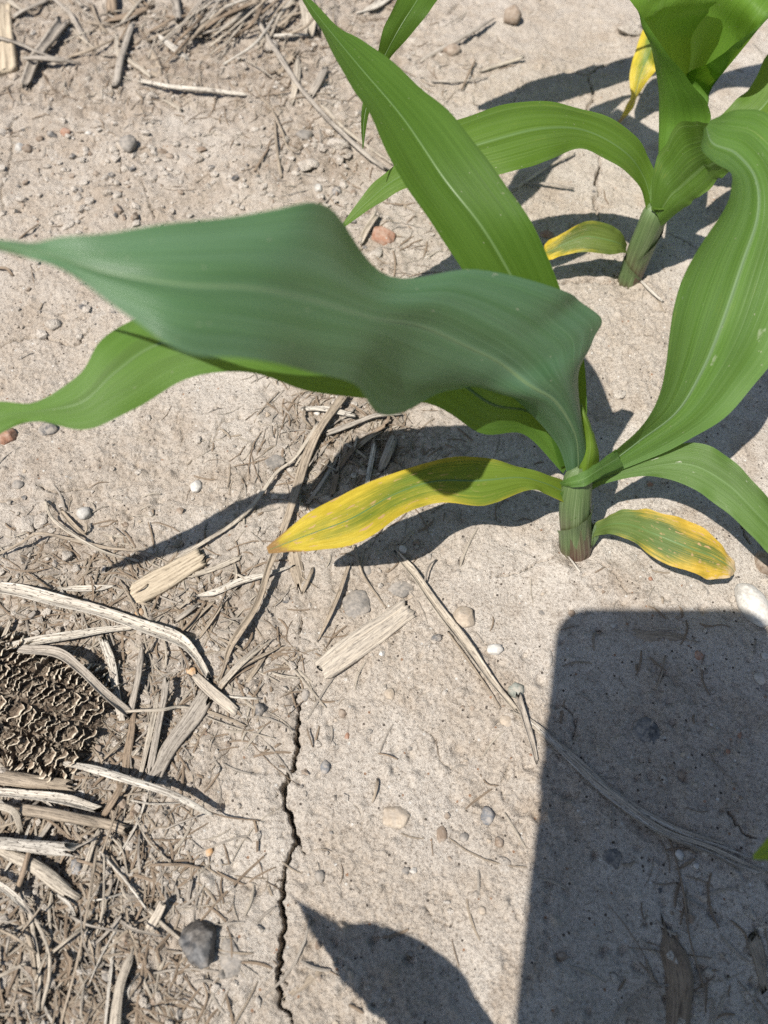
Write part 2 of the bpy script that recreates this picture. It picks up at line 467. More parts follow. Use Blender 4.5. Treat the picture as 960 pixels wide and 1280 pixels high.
# cracks: (polyline in photo pixels, width in mm, depth in mm)
CRACKS = [
    ([(373, 846), (372, 868), (371, 900), (374, 922), (368, 942), (366, 960), (356, 980), (361, 1015), (368, 1050), (356, 1095), (352, 1125), (348, 1170), (349, 1210), (346, 1245), (361, 1272), (368, 1300)], 1.6, 9),
    ([(378, 760), (374, 800), (373, 846)], 0.7, 3),
    ([(735, 95), (740, 120), (736, 142), (742, 170), (750, 205), (743, 228), (751, 238), (743, 251), (746, 262), (750, 275)], 2.0, 9),
    ([(680, 88), (720, 90), (735, 95), (755, 80), (790, 78)], 1.2, 4),
    ([(620, 40), (635, 60), (665, 67), (685, 65), (702, 79)], 1.0, 4),
    ([(698, 353), (715, 350), (731, 352), (764, 352), (790, 356)], 2.0, 7),
    ([(97, 95), (88, 107), (80, 120), (62, 131), (56, 139)], 1.0, 4),
    ([(30, 137), (14, 155), (16, 183), (11, 216), (4, 246), (4, 275)], 1.0, 4),
    ([(176, 227), (187, 248), (190, 262), (194, 274)], 0.9, 4),
    ([(-20, 442), (0, 435), (22, 425), (54, 422), (95, 429), (106, 418), (119, 407)], 1.0, 5),
    ([(45, 610), (60, 612), (75, 615), (92, 612), (110, 607)], 0.9, 4),
    ([(-10, 629), (0, 627), (30, 622)], 0.9, 4),
    ([(612, 724), (640, 717), (667, 707), (700, 695)], 0.8, 4),
    ([(743, 703), (755, 712), (767, 720), (781, 736), (793, 750)], 0.6, 3),
    ([(922, 650), (930, 664), (937, 682)], 0.8, 4),
    ([(560, 20), (572, 5), (590, -10)], 0.9, 4),
    ([(265, 540), (262, 560), (278, 530), (292, 522)], 0.6, 3),
    ([(905, 1010), (925, 1035), (945, 1050)], 0.8, 4),
    ([(368, 1050), (376, 1058), (379, 1072)], 0.6, 3), ([(356, 1095), (347, 1100), (340, 1112)], 0.6, 3), ([(349, 1210), (356, 1222), (358, 1236)], 0.5, 3), ([(356, 980), (349, 986), (343, 999)], 0.5, 3),
    ([(520, 905), (545, 925), (552, 950), (575, 965)], 0.35, 2), ([(440, 1000), (452, 1020), (450, 1045)], 0.35, 2), ([(800, 440), (812, 470), (806, 500)], 0.4, 2), ([(640, 950), (628, 975), (632, 1000)], 0.35, 2),
    ([(230, 500), (222, 520), (228, 545), (220, 570)], 0.4, 2), ([(140, 170), (150, 195), (146, 215)], 0.4, 2), ([(240, 200), (255, 215), (268, 240)], 0.4, 2), ([(100, 350), (120, 362), (135, 380)], 0.45, 2),
    ([(640, 130), (655, 110), (640, 95)], 0.4, 2), ([(560, 140), (580, 128), (604, 130)], 0.4, 2), ([(700, 880), (720, 900), (716, 930)], 0.4, 2), ([(530, 1130), (545, 1150), (570, 1158)], 0.35, 2),
]
CRD = np.zeros_like(H)
for pts, wmm, dmm in CRACKS:
    wmm *= 1.15
    W = [at(*p) for p in pts]
    P = catmull([(p.x, p.y) for p in W], len(pts) * 8)
    n = len(P)
    tan = np.gradient(P, axis=0); tan /= np.linalg.norm(tan, axis=1)[:, None] + 1e-9
    nor = np.stack([-tan[:, 1], tan[:, 0]], 1)
    jit = np.array([float(0.7 * vnoise(np.array(i * 0.21), np.array(3.1), int(wmm * 100)) + 0.5 * vnoise(np.array(i * 0.47), np.array(5.1), int(wmm * 90)) + 0.3 * vnoise(np.array(i * 0.93), np.array(1.1), 3)) for i in range(n)])
    P = P + nor * (jit * 0.0022 * min(wmm, 1.6))[:, None]
    wv = wmm * 0.001 * (0.42 + 1.7 * np.abs([float(vnoise(np.array(i * 0.4), np.array(7.7), 9)) for i in range(n)]))
    s = np.linspace(0, 1, n)
    wv = wv * np.clip(np.minimum(s, 1 - s) * 6, 0.18, 1)
    for i in range(n - 1):
        a, b = P[i], P[i + 1]
        wi = 0.5 * (wv[i] + wv[i + 1])
        m = (a + b) / 2; rr = np.linalg.norm(b - a) / 2 + wi * 4
        w = window(m[0], m[1], rr)
        if w is None: continue
        ab = b - a; L2 = ab @ ab + 1e-12
        tt = np.clip(((GX[w] - a[0]) * ab[0] + (GY[w] - a[1]) * ab[1]) / L2, 0, 1)
        d = np.hypot(GX[w] - a[0] - tt * ab[0], GY[w] - a[1] - tt * ab[1])
        core = 1 - smooth(0.30 * wi, 0.62 * wi, d)
        lip = np.exp(-(d / (wi * 1.9)) ** 2)
        val = dmm * 0.001 * core * min(1, wi / 0.0012 + 0.3) + 0.00035 * lip
        CRD[w] = np.maximum(CRD[w], val)
H -= CRD
for (px, py) in ((720, 688), (786, 352), (852, 100)):
    c = at(px, py)
    d = np.hypot(GX - c.x, GY - c.y)
    H += 0.0030 * np.exp(-(d / 0.016) ** 2) * (1 + 1.2 * fbm(GX, GY, 180, 2, 70)) - 0.0034 * np.exp(-(d / 0.0082) ** 4)
# a hollow by the edge of the big slag stone is left as is; flatten far away
H *= np.where(near_mask, 1.0, 0.35)

def gh(x, y):
    """ground height"""
    i = int(np.clip(np.searchsorted(ys, y) - 1, 0, NR - 2))
    fy = (y - ys[i]) / (ys[i + 1] - ys[i])
    w = wrow[i] * (1 - fy) + wrow[i + 1] * fy
    u = x / w
    j = int(np.clip(np.searchsorted(us, u) - 1, 0, NC - 2))
    fx = (u - us[j]) / (us[j + 1] - us[j])
    return float((H[i, j] * (1 - fx) + H[i, j + 1] * fx) * (1 - fy) + (H[i + 1, j] * (1 - fx) + H[i + 1, j + 1] * fx) * fy)
def on(px, py, lift=0.0):
    """point at a lift above the ground along the pixel's ray"""
    z = 0.0
    for _ in range(3):
        p = at(px, py, z + lift)
        z = gh(p.x, p.y)
    return at(px, py, z + lift)

gm = bpy.data.meshes.new('soil_ground')
V = np.stack([GX, GY, H], -1).reshape(-1, 3).astype(np.float32)
idx = np.arange(NR * NC, dtype=np.int32).reshape(NR, NC)
F = np.stack([idx[:-1, :-1], idx[:-1, 1:], idx[1:, 1:], idx[1:, :-1]], -1).reshape(-1, 4)
gm.vertices.add(len(V)); gm.vertices.foreach_set('co', V.ravel())
gm.loops.add(F.size); gm.loops.foreach_set('vertex_index', F.ravel())
gm.polygons.add(len(F))
gm.polygons.foreach_set('loop_start', np.arange(0, F.size, 4, dtype=np.int32))
gm.polygons.foreach_set('use_smooth', np.ones(len(F), dtype=bool))
atr = gm.attributes.new('crust', 'FLOAT', 'POINT')
atr.data.foreach_set('value', CRUST.ravel().astype(np.float32))
atr = gm.attributes.new('residue', 'FLOAT', 'POINT')
atr.data.foreach_set('value', RES.ravel().astype(np.float32))
gm.materials.append(M_SOIL)
gm.update(calc_edges=True)
ground = bpy.data.objects.new('soil_ground', gm)
COL.objects.link(ground)
tag(ground, 'pale dry cracked field soil', None, None, 'structure')

# ------------------------------------------------------------------ leaves
def rib_material(name, c0, c1):
    t = NT(name)
    uv = t.new('ShaderNodeUVMap').outputs[0]
    n = t.noise(t.mapping(uv, (8, 60, 1)), 1.0, 3, 0.6)
    col = t.ramp(n, [(0.3, c0), (0.7, c1)])
    t.link(col, t.p.inputs['Base Color']); t.p.inputs['Roughness'].default_value = 0.45
    tr = t.new('ShaderNodeBsdfTranslucent'); t.link(col, tr.inputs[0])
    ms = t.new('ShaderNodeMixShader'); ms.inputs[0].default_value = 0.3
    t.link(t.p.outputs[0], ms.inputs[1]); t.link(tr.outputs[0], ms.inputs[2]); t.link(ms.outputs[0], t.out.inputs[0])
    return t.m
M_RIB = rib_material('leaf_midrib', (0.085, 0.155, 0.035), (0.135, 0.215, 0.065))
M_RIBP = rib_material('pale_leaf_midrib', (0.115, 0.190, 0.080), (0.18, 0.265, 0.125))
def leaf(parent, mat, st, sag=0.0, nu=64, nv=17, ripple=0.0006, seed=0, name='leaf', label=None, curl=0.0, nick=0.0, rib=True):
    """st: stations (A, B) or (A, M, B), each (px, py, z cm); A, B the two margins"""
    A = []; B = []; Mi = []
    for s in st:
        a = at(s[0][0], s[0][1], s[0][2] / 100); b = at(s[-1][0], s[-1][1], s[-1][2] / 100)
        m = at(s[1][0], s[1][1], s[1][2] / 100) if len(s) == 3 else None
        A.append(a); B.append(b); Mi.append(m)
    n = len(st)
    cen = [(A[i] + B[i]) / 2 for i in range(n)]
    for i in range(n):
        if Mi[i] is None:
            tdir = cen[min(i + 1, n - 1)] - cen[max(i - 1, 0)]
            nn = tdir.cross(B[i] - A[i])
            if nn.length > 1e-9: nn.normalize()
            if nn.z < 0: nn = -nn
            width = (B[i] - A[i]).length
            sg = sag[i] if isinstance(sag, (list, tuple)) else sag
            Mi[i] = cen[i] - nn * sg * min(1, width / 0.03)
    Ac = catmull([tuple(p) for p in A], nu); Bc = catmull([tuple(p) for p in B], nu); Mc = catmull([tuple(p) for p in Mi], nu)
    verts = []; uvs = []
    r = np.random.default_rng(seed + 100)
    ph = r.uniform(0, 6.28, 6)
    for i in range(nu):
        u = i / (nu - 1)
        a, m, b = Ac[i], Mc[i], Bc[i]
        # quadratic through a, m, b with a slight crease at the midrib
        ti = Mc[min(i + 1, nu - 1)] - Mc[max(i - 1, 0)]
        nrm = np.cross(ti, b - a); ln = np.linalg.norm(nrm)
        nrm = nrm / ln if ln > 1e-12 else np.array([0, 0, 1.0])
        if nrm[2] < 0: nrm = -nrm
        wd = np.linalg.norm(b - a)
        for j in range(nv):
            v = j / (nv - 1); w = 2 * v - 1
            L0 = 0.5 * w * (w - 1); L1 = 1 - w * w; L2 = 0.5 * w * (w + 1)
            q = a * L0 + m * L1 + b * L2
            crease = 0.025 * wd * math.exp(-(w / 0.16) ** 2)
            env = abs(w) ** 2.5 * min(1, u * 5) * min(1, (1 - u) * 6)
            rp = ripple * env * (math.sin(u * 31 + ph[0] + (2.1 if w > 0 else 0)) + 0.6 * math.sin(u * 57 + ph[1] + (1.3 if w > 0 else 0)))
            cur = curl * wd * max(0, abs(w) - 0.75) / 0.25
            q = q - nrm * (crease - rp + cur)
            verts.append(q); uvs.append((u, v))
    faces = [(i * nv + j, i * nv + j + 1, (i + 1) * nv + j + 1, (i + 1) * nv + j) for i in range(nu - 1) for j in range(nv - 1)]
    inv = parent.location
    if nick > 0:
        g_ = np.random.default_rng(seed + 500)
        wob = [np.convolve(g_.normal(0, nick, nu + 8), [.1, .2, .25, .3, .25, .2, .1, .05, .05], 'valid') * 1.7 for _ in range(2)]
        for i in range(2, nu - 1):
            for q_, (j, k2) in enumerate(((0, 1), (nv - 1, nv - 2))):
                d_ = verts[i * nv + k2] - verts[i * nv + j]
                verts[i * nv + j] = verts[i * nv + j] + d_ * float(np.clip(wob[q_][i], -.9, .9))
    verts = [v - np.array(inv) for v in verts]
    o = mesh_obj(name, verts, faces, mat, parent, True, uvs)
    if label: o['label'] = label
    if rib and name == 'leaf' and not any(len(q) == 3 for q in st) or rib == 'yes':
        rv = []; ru = []
        mj = nv // 2
        for i in range(nu - 1):
            u = i / (nu - 1)
            p = verts[i * nv + mj]; sdv = verts[i * nv + mj + 1] - verts[i * nv + mj - 1]; tv = verts[(i + 1) * nv + mj] - verts[max(i - 1, 0) * nv + mj]
            sdv = sdv / (np.linalg.norm(sdv) + 1e-12)
            nv_ = np.cross(tv, sdv); nv_ = nv_ / (np.linalg.norm(nv_) + 1e-12)
            if nv_[2] < 0: nv_ = -nv_
            wd = np.linalg.norm(Bc[i] - Ac[i])
            hw = min(0.0009, wd * 0.024) * (1 - 0.75 * u) + 0.00008
            for k2 in (-1, -.5, 0, .5, 1):
                rv.append(p + sdv * hw * k2 + nv_ * (0.00010 + 0.00022 * (1 - k2 * k2) * (1 - u) - 0.00008 * abs(k2))); ru.append((u, 0.5 + 0.02 * k2))
        rf = [(i * 5 + j, i * 5 + j + 1, (i + 1) * 5 + j + 1, (i + 1) * 5 + j) for i in range(nu - 2) for j in range(4)]
        mesh_obj('midrib', rv, rf, M_RIBP if mat in (M_BIG, M_RIGHT) else M_RIB, o, True, ru)
    return o

def stem_part(parent, mat, rings, name='stem', ns=28, ridge=0.03):
    """rings: (centre Vector, radius x, radius y)"""
    C = catmull([(*c, rx, ry) for c, rx, ry in rings], 30)
    verts = []; uvs = []
    for i, (x, y, z, rx, ry) in enumerate(C):
        for j in range(ns):
            a = 2 * math.pi * j / ns
            k = 1 + ridge * math.sin(a * 9 + 1.3) + 0.4 * ridge * math.sin(a * 17)
            verts.append(np.array((x + rx * k * math.cos(a), y + ry * k * math.sin(a), z)) - np.array(parent.location))
            uvs.append((i / 29, j / ns))
    faces = [(i * ns + j, i * ns + (j + 1) % ns, (i + 1) * ns + (j + 1) % ns, (i + 1) * ns + j) for i in range(29) for j in range(ns)]
    return mesh_obj(name, verts, faces, mat, parent, True, uvs)

def sheath(parent, mat, c0, c1, r0, r1, a0, a1, ztop0, ztop1, name='leaf_sheath'):
    """shell hugging the stem from c0 to c1 (world), between two angles, top margin slanting"""
    n, mz = 22, 12
    verts = []; uvs = []
    for i in range(n):
        f = i / (n - 1); a = R(a0 + (a1 - a0) * f)
        top = ztop0 + (ztop1 - ztop0) * f + 0.06 * math.sin(f * math.pi)
        for j in range(mz):
            q = j / (mz - 1) * top
            c = c0.lerp(c1, q); r = r0 + (r1 - r0) * q + (0.0006 * max(0, q / top - 0.8) / 0.2)
            r *= 1 + 0.02 * math.sin(a * 11)
            verts.append(np.array((c.x + r * math.cos(a), c.y + r * math.sin(a) * 0.94, c.z)) - np.array(parent.location)); uvs.append((0.15 + q * 0.85, a / 6.28))
    faces = [(i * mz + j, (i + 1) * mz + j, (i + 1) * mz + j + 1, i * mz + j + 1) for i in range(n - 1) for j in range(mz - 1)]
    return mesh_obj(name, verts, faces, mat, parent, True, uvs)
def stem_material():
    t = NT('corn_stem_skin')
    uv = t.new('ShaderNodeUVMap').outputs[0]
    sep = t.new('ShaderNodeSeparateXYZ'); t.link(uv, sep.inputs[0])
    stv = t.noise(t.mapping(uv, (1.5, 60, 1)), 1.0, 3, 0.6)
    col = t.ramp(stv, [(0.3, (0.048, 0.082, 0.028)), (0.55, (0.090, 0.135, 0.048)), (0.75, (0.19, 0.235, 0.12))])
    pur = t.math('ADD', sep.outputs[0], t.math('MULTIPLY', t.math('SUBTRACT', stv, 0.5), 0.35))
    col = t.mix(t.math('SUBTRACT', 1.0, t.srange(pur, 0.08, 0.54)), col, t.mix(t.srange(stv, 0.4, 0.7), (0.075, 0.034, 0.026), (0.150, 0.095, 0.070)))
    t.link(col, t.p.inputs['Base Color'])
    t.p.inputs['Roughness'].default_value = 0.45
    t.link(t.bump(stv, 0.6, 0.0006), t.p.inputs['Normal'])
    return t.m
M_STEM = stem_material()
M_BIG = leaf_material('leaf_waxy_blue_green', (0.050, 0.118, 0.044), (0.15, 0.245, 0.135), gloss=0.40, trans=0.24, wax=0.34, seed=1, spec=0.45, rib=0.4, vstr=0.75)
M_UP = leaf_material('leaf_bright_green', (0.042, 0.100, 0.012), (0.13, 0.23, 0.05), gloss=0.55, trans=0.42, seed=2, spec=0.2, rib=0.2)
M_RIGHT = leaf_material('leaf_mottled_green', (0.074, 0.158, 0.024), (0.22, 0.32, 0.14), gloss=0.48, trans=0.36, wax=0.08, scars=0.30, yellow=0.10, seed=3, rib=0.5)
M_LOWR = leaf_material('leaf_scarred_green', (0.070, 0.136, 0.026), (0.18, 0.27, 0.12), gloss=0.5, trans=0.34, scars=0.7, seed=4)
M_YR = leaf_material('leaf_yellowing_short', (0.085, 0.130, 0.028), (0.20, 0.26, 0.12), yellow=-0.16, tip=0.80, edge=0.45, brown=0.85, trans=0.24, seed=5, btip=0.66, gloss=.55, spec=.25, ycol=(0.46, 0.30, 0.03), bcol=(0.44, 0.33, 0.20))
M_YL = leaf_material('leaf_yellowing_long', (0.100, 0.158, 0.014), (0.20, 0.27, 0.06), yellow=-0.08, tip=0.86, edge=0.40, brown=0.9, btip=0.76, trans=0.30, seed=6, gloss=.55, spec=.25, ycol=(0.44, 0.33, 0.022))
M_GL = leaf_material('leaf_fresh_green', (0.074, 0.158, 0.024), (0.15, 0.26, 0.075), gloss=0.5, trans=0.38, yellow=0.06, seed=7)
M_NEW = leaf_material('leaf_young_roll', (0.125, 0.21, 0.020), (0.25, 0.34, 0.10), gloss=0.45, trans=0.45, seed=8)
M_FAR = leaf_material('leaf_far_green', (0.070, 0.140, 0.016), (0.19, 0.28, 0.11), gloss=0.5, trans=0.40, yellow=0.12, seed=9)
M_FARUP = leaf_material('leaf_far_whorl', (0.125, 0.255, 0.034), (0.18, 0.31, 0.08), gloss=0.5, trans=0.60, seed=10, rib=0.2)
M_FY = leaf_material('leaf_far_yellow_tip', (0.090, 0.130, 0.022), (0.20, 0.25, 0.09), yellow=-0.25, tip=0.85, edge=0.35, brown=0.25, trans=0.28, seed=11)
M_HANG = leaf_material('leaf_hanging_yellow', (0.12, 0.18, 0.02), (0.25, 0.27, 0.08), yellow=0.25, tip=0.6, edge=0.5, brown=1.0, trans=0.32, seed=12, ycol=(0.52, 0.40, 0.03), bcol=(0.27, 0.17, 0.085))

def corn_plant(base, label):
    r = empty('corn_plant', base)
    tag(r, label, 'corn plant', 'young corn plants in the row')
    return r

# ---- nearest plant in view
bN = on(720, 688)
N = corn_plant(bN, 'corn seedling nearest the camera, broad blue-green leaf over yellowing lower leaves')
stem_part(N, M_STEM, [(bN + Vector((0, 0, -.006)), .0058, .0056), (bN + Vector((0, 0, .002)), .0064, .0060), (at(719, 655, .018), .0066, .0062),
                      (at(719, 628, .033), .0064, .0060), (at(722, 602, .045), .0056, .0050), (at(724, 590, .050), .0040, .0034), (at(725, 584, .053), .0008, .0008)])
leaf(N, M_BIG, [((710, 594, 4.7), (724, 588, 5.0), (744, 586, 4.6)), ((694, 552, 6.4), (720, 545, 7.2), (729, 535, 6.9)),
                ((648, 503, 8.4), (697, 505, 9.2), (724, 470, 8.8)), ((612, 487, 9.5), (670, 487, 10.2), (737, 428, 9.8)), ((588, 482, 10.3), (645, 468, 10.9), (754, 402, 10.3)), ((565, 488, 11), (622, 452, 11.7), (730, 380, 11.2)),
                ((530, 503, 11.9), (592, 437, 12.6), (700, 362, 12.2)), ((476, 518, 13.3), (535, 410, 14.2), (600, 337, 14.1)),
                ((442, 480, 15.3), (470, 396, 15.8), (488, 345, 15.1)), ((385, 462, 16.8), (400, 375, 17.2), (412, 264, 17.7)),
                ((300, 450, 18.1), (320, 358, 18.4), (340, 261, 18.7)), ((225, 437, 18.9), (228, 352, 19.1), (230, 277, 19.2)),
                ((150, 385, 19.2), (135, 338, 19.3), (120, 295, 19.4)), ((70, 335, 19.2), (60, 318, 19.3), (50, 302, 19.3)),
                ((0, 314, 18.8), (-4, 306, 18.9), (-8, 299, 18.9)), ((-75, 300, 18.0), (-75, 298, 18.0), (-75, 296, 18.0))],
     nu=110, nv=25, ripple=0.0009, seed=1, rib='yes', label='broad waxy blue-green leaf arching close over the camera')
leaf(N, M_UP, [((700, 585, 5), (735, 575, 5)), ((660, 460, 8), (730, 450, 8.5)), ((600, 370, 11), (702, 365, 11)), ((548, 292, 12.8), (665, 280, 13)),
               ((500, 220, 13.9), (612, 203, 14)), ((462, 145, 14.5), (546, 125, 14.4)), ((425, 82, 14.5), (474, 66, 14.3)), ((393, 25, 14), (420, 29, 14)),
               ((366, -20, 13.4), (366, -22, 13.4))], sag=0.0035, seed=2, label='bright green leaf reaching up and away')
leaf(N, M_RIGHT, [((726, 602, 4.2), (736, 606, 4.0)), ((748, 587, 4.8), (772, 588, 4.4)), ((775, 557, 6), (830, 566, 5.2)), ((818, 512, 7.5), (885, 537, 6.4)), ((832, 455, 9), (938, 487, 8)),
                  ((841, 390, 10.5), (980, 430, 9.5)), ((868, 318, 12), (1008, 350, 11)), ((903, 265, 13), (1018, 270, 12.5)), ((917, 228, 13.8), (1006, 200, 13.3)),
                  ((899, 208, 14.2), (970, 146, 14)), ((878, 187, 14.4), (925, 137, 14.3)), ((880, 160, 14.3), (888, 150, 14.3))],
     sag=0.005, nu=80, seed=3, label='long green leaf rising to the right with pale midrib')
leaf(N, M_LOWR, [((726, 608, 3.4), (734, 616, 3.3)), ((750, 592, 4), (758, 604, 3.9)), ((800, 575, 4.6), (810, 595, 4.3)), ((862, 553, 5.2), (860, 608, 4.5)), ((912, 572, 5.2), (905, 638, 4.3)),
                 ((950, 612, 4.8), (950, 680, 3.9)), ((1000, 665, 4), (985, 715, 3.2)), ((1040, 740, 2.4), (1036, 750, 2.3))],
     sag=-0.001, seed=4, label='green lower leaf with a white scar')
leaf(N, M_YR, [((728, 668, .8), (732, 678, .7)), ((744, 655, 1.4), (747, 670, 1.2)), ((762, 643, 2.1), (765, 668, 1.9)), ((785, 636, 2.7), (790, 676, 2.3)), ((815, 638, 3.2), (825, 699, 2.7)), ((856, 651, 3.4), (860, 717, 2.8)),
               ((893, 670, 3.2), (890, 723, 2.7)), ((914, 695, 2.8), (910, 722, 2.6)), ((920, 712, 2.5), (916, 719, 2.5))],
     sag=-0.0012, seed=5, ripple=0.0007, nick=0.42, label='short yellow leaf with withered pale tip')
leaf(N, M_YL, [((724, 632, 3.1), (722, 612, 3.5)), ((708, 630, 3.6), (703, 600, 4.1)), ((680, 616, 4.4), (675, 590, 4.8)), ((655, 614, 4.8), (640, 580, 5.3)), ((605, 634, 5.0), (592, 569, 5.6)), ((548, 628, 5.2), (538, 576, 5.7)),
               ((505, 641, 5.2), (480, 596, 5.7)), ((455, 677, 5.2), (425, 620, 5.6)), ((400, 688, 5.1), (378, 647, 5.4)), ((360, 690, 5.0), (346, 672, 5.1)), ((336, 692, 4.9), (333, 684, 4.9))],
     sag=-0.0015, seed=6, ripple=0.0006, nick=0.30, label='yellow leaf with brown spotted tip reaching left')
leaf(N, M_GL, [((704, 592, 4.6), (724, 572, 4.8)), ((655, 543, 6.4), (692, 500, 7.0)), ((602, 542, 8.0), (640, 470, 8.8)), ((540, 505, 9.4), (570, 420, 10.2)), ((450, 498, 10.8), (480, 400, 11.6)),
               ((380, 487, 11.7), (380, 385, 12.5)), ((310, 464, 12.5), (270, 380, 13.1)), ((232, 476, 12.6), (172, 396, 13.2)), ((165, 512, 12.5), (128, 425, 13.2)), ((105, 537, 12.4), (98, 470, 12.9)),
               ((45, 527, 12.3), (40, 503, 12.6)), ((-5, 545, 11.9), (-20, 508, 12.3)), ((-110, 625, 11), (-118, 588, 11.3)), ((-224, 676, 9.9), (-225, 672, 9.9))],
     sag=[0.003, .003, .003, .002, .002, .001, -.003, -.004, -.003, -.001, 0, 0, 0, 0], nu=90, seed=7, label='wavy green leaf reaching left under the broad one')
leaf(N, M_NEW, [((722, 592, 4.9), (734, 590, 5.2), (749, 584, 4.8)), ((723, 550, 6), (738, 556, 6.3), (748, 562, 5.8)), ((722, 515, 7), (731, 525, 7.2), (738, 530, 6.9)), ((724, 500, 7.5), (725, 501, 7.5), (726, 502, 7.5))],
     seed=8, nu=30, nv=13, ripple=0.0002, label='pale yellow-green young leaf in the whorl')
# sheath collars wrapped round the stem
leaf(N, M_RIGHT, [((699, 603, 4.5), (702, 607, 4.4)), ((712, 597, 5.2), (715, 609, 4.9)), ((730, 589, 5.5), (733, 607, 5.1)), ((749, 577, 5.7), (754, 594, 5.0)), ((770, 561, 5.7), (779, 583, 4.8))],
     seed=9, nu=24, nv=7, ripple=0.0002, name='leaf_sheath')
leaf(N, M_LOWR, [((697, 618, 3.9), (703, 638, 3.1)), ((706, 612, 4.3), (712, 650, 2.9)), ((722, 600, 4.6), (722, 645, 3.2)), ((738, 602, 4.3), (738, 625, 3.6))],
     seed=10, nu=20, nv=9, ripple=0.0002, name='leaf_sheath')
leaf(N, M_STEM, [((722, 688, .4), (730, 692, .2)), ((734, 672, 1.0), (742, 682, .6)), ((744, 655, 1.5), (751, 667, 1.1))], seed=12, nu=16, nv=9, ripple=0.0001, name='leaf_sheath', sag=-0.0015)

sheath(N, M_STEM, bN + Vector((0, 0, -.004)), at(719, 626, .034), .0065, .0068, 165, 350, 0.42, 1.0)
sheath(N, M_STEM, bN + Vector((0, 0, -.004)), at(721, 655, .018), .0068, .0070, -75, 40, 0.15, 1.0)

# ---- second plant in the row
bF = on(786, 352)
Fp = corn_plant(bF, 'second corn seedling behind, upright rolled whorl and small yellow-edged bottom leaf')
stem_part(Fp, M_STEM, [(bF + Vector((0, 0, -.006)), .0050, .0050), (bF + Vector((0, 0, .002)), .0058, .0056), (at(797, 318, .016), .0060, .0056), (at(811, 287, .033), .0064, .0056),
                       (at(822, 262, .045), .0062, .0050), (at(828, 248, .050), .0010, .0010)])
leaf(Fp, M_FAR, [((810, 270, 4.3), (824, 250, 4.7)), ((800, 236, 5.4), (816, 208, 6)), ((773, 207, 6.7), (794, 170, 7.3)), ((725, 187, 7.6), (742, 139, 8.2)), ((685, 200, 8), (672, 127, 8.7)),
                 ((638, 216, 8), (602, 138, 8.7)), ((560, 225, 7.8), (545, 165, 8.3)), ((498, 240, 7.3), (492, 206, 7.7)), ((462, 262, 6.8), (455, 243, 7)), ((428, 286, 6.2), (427, 281, 6.2))],
     sag=[.002, .003, .002, 0, -.002, -.002, 0, 0, 0, 0], seed=21, nu=80, label='long green leaf arching left with a pale bruise')
leaf(Fp, M_FARUP, [((850, 240, 4.8), (824, 238, 4.6), (850, 235, 4.2)), ((880, 180, 6.8), (825, 185, 6.2), (866, 175, 5.4)), ((888, 144, 7.9), (826, 150, 7.2), (864, 130, 6.4)), ((872, 112, 9.2), (826, 110, 8.6), (861, 90, 7.6)),
                   ((838, 73, 10.6), (818, 60, 10.2), (866, 45, 9.4)), ((808, 28, 11.8), (812, 25, 11.5), (885, 15, 11.2)), ((775, -15, 12.8), (835, -15, 12.6), (903, -18, 12.2)),
                   ((740, -60, 13.6), (785, -68, 13.6), (835, -80, 13.4)), ((700, -120, 13.4), (712, -124, 13.4), (724, -130, 13.4))], seed=22, nu=70, nv=23, ripple=0.0004, label='upright rolled leaf of the whorl')
leaf(Fp, M_FARUP, [((845, 225, 4.6), (868, 225, 4.8), (872, 200, 5.2)), ((850, 170, 5.6), (880, 170, 5.8), (876, 150, 6.2)), ((845, 120, 6.2), (886, 122, 6.8), (857, 97, 7.4)), ((853, 70, 7.9), (899, 94, 8.4), (886, 79, 9.0)),
                   ((880, 18, 10.2), (927, 53, 10.1), (923, 52, 10.6)), ((925, -28, 12.2), (955, 5, 12), (978, 5, 12)), ((1000, -60, 11.7), (1010, -55, 11.7), (1020, -45, 11.7))],
     seed=23, nu=60, nv=21, ripple=0.0003, label='bright inner whorl leaf opening to the right')
leaf(Fp, M_FAR, [((814, 262, 4.8), (822, 270, 4.6), (826, 283, 4.0)), ((817, 212, 6.6), (838, 246, 5.6), (850, 264, 4.8)), ((833, 177, 7.8), (852, 234, 5.9), (866, 252, 5.1)), ((851, 153, 8.7), (868, 220, 6.2), (882, 240, 5.4)), ((882, 153, 9.2), (893, 202, 6.8), (910, 216, 6.0)),
                 ((930, 165, 9), (935, 195, 7), (942, 216, 6.6)), ((1000, 210, 8), (995, 225, 7), (990, 240, 6.5)), ((1060, 270, 5.5), (1060, 271, 5.5), (1061, 272, 5.5))],
     seed=24, nu=80, label='cupped leaf opening right with a wavy margin', ripple=0.0006)
leaf(Fp, M_FAR, [((845, 215, 5.2), (855, 225, 5)), ((900, 146, 6.6), (925, 175, 6.2)), ((940, 105, 7.6), (965, 155, 7.2)), ((966, 58, 8.6), (1005, 105, 8.3)), ((1015, 20, 9), (1045, 50, 9)), ((1085, 8, 8.5), (1087, 10, 8.5))], sag=0.002, seed=25)
leaf(Fp, M_FY, [((784, 317, 1.7), (784, 306, 1.9)), ((778, 316, 2.1), (778, 293, 2.7)), ((762, 318, 2.3), (765, 282, 3.3)), ((730, 315, 2.4), (735, 276, 3.5)), ((702, 320, 2.2), (704, 291, 2.9)), ((685, 325, 1.9), (683, 303, 2.3)), ((679, 318, 1.8), (679, 312, 1.9))],
     sag=0.0035, seed=26, ripple=0.0003, label='small cupped bottom leaf with yellow tip')
leaf(Fp, M_FAR, [((818, 262, 5.0), (830, 262, 5.0)), ((812, 250, 4.9), (826, 250, 5.1)), ((814, 225, 5.6), (824, 222, 5.8)), ((822, 205, 6.3), (825, 204, 6.3))], seed=27, nu=20, nv=7, ripple=0.0002, name='leaf_sheath')

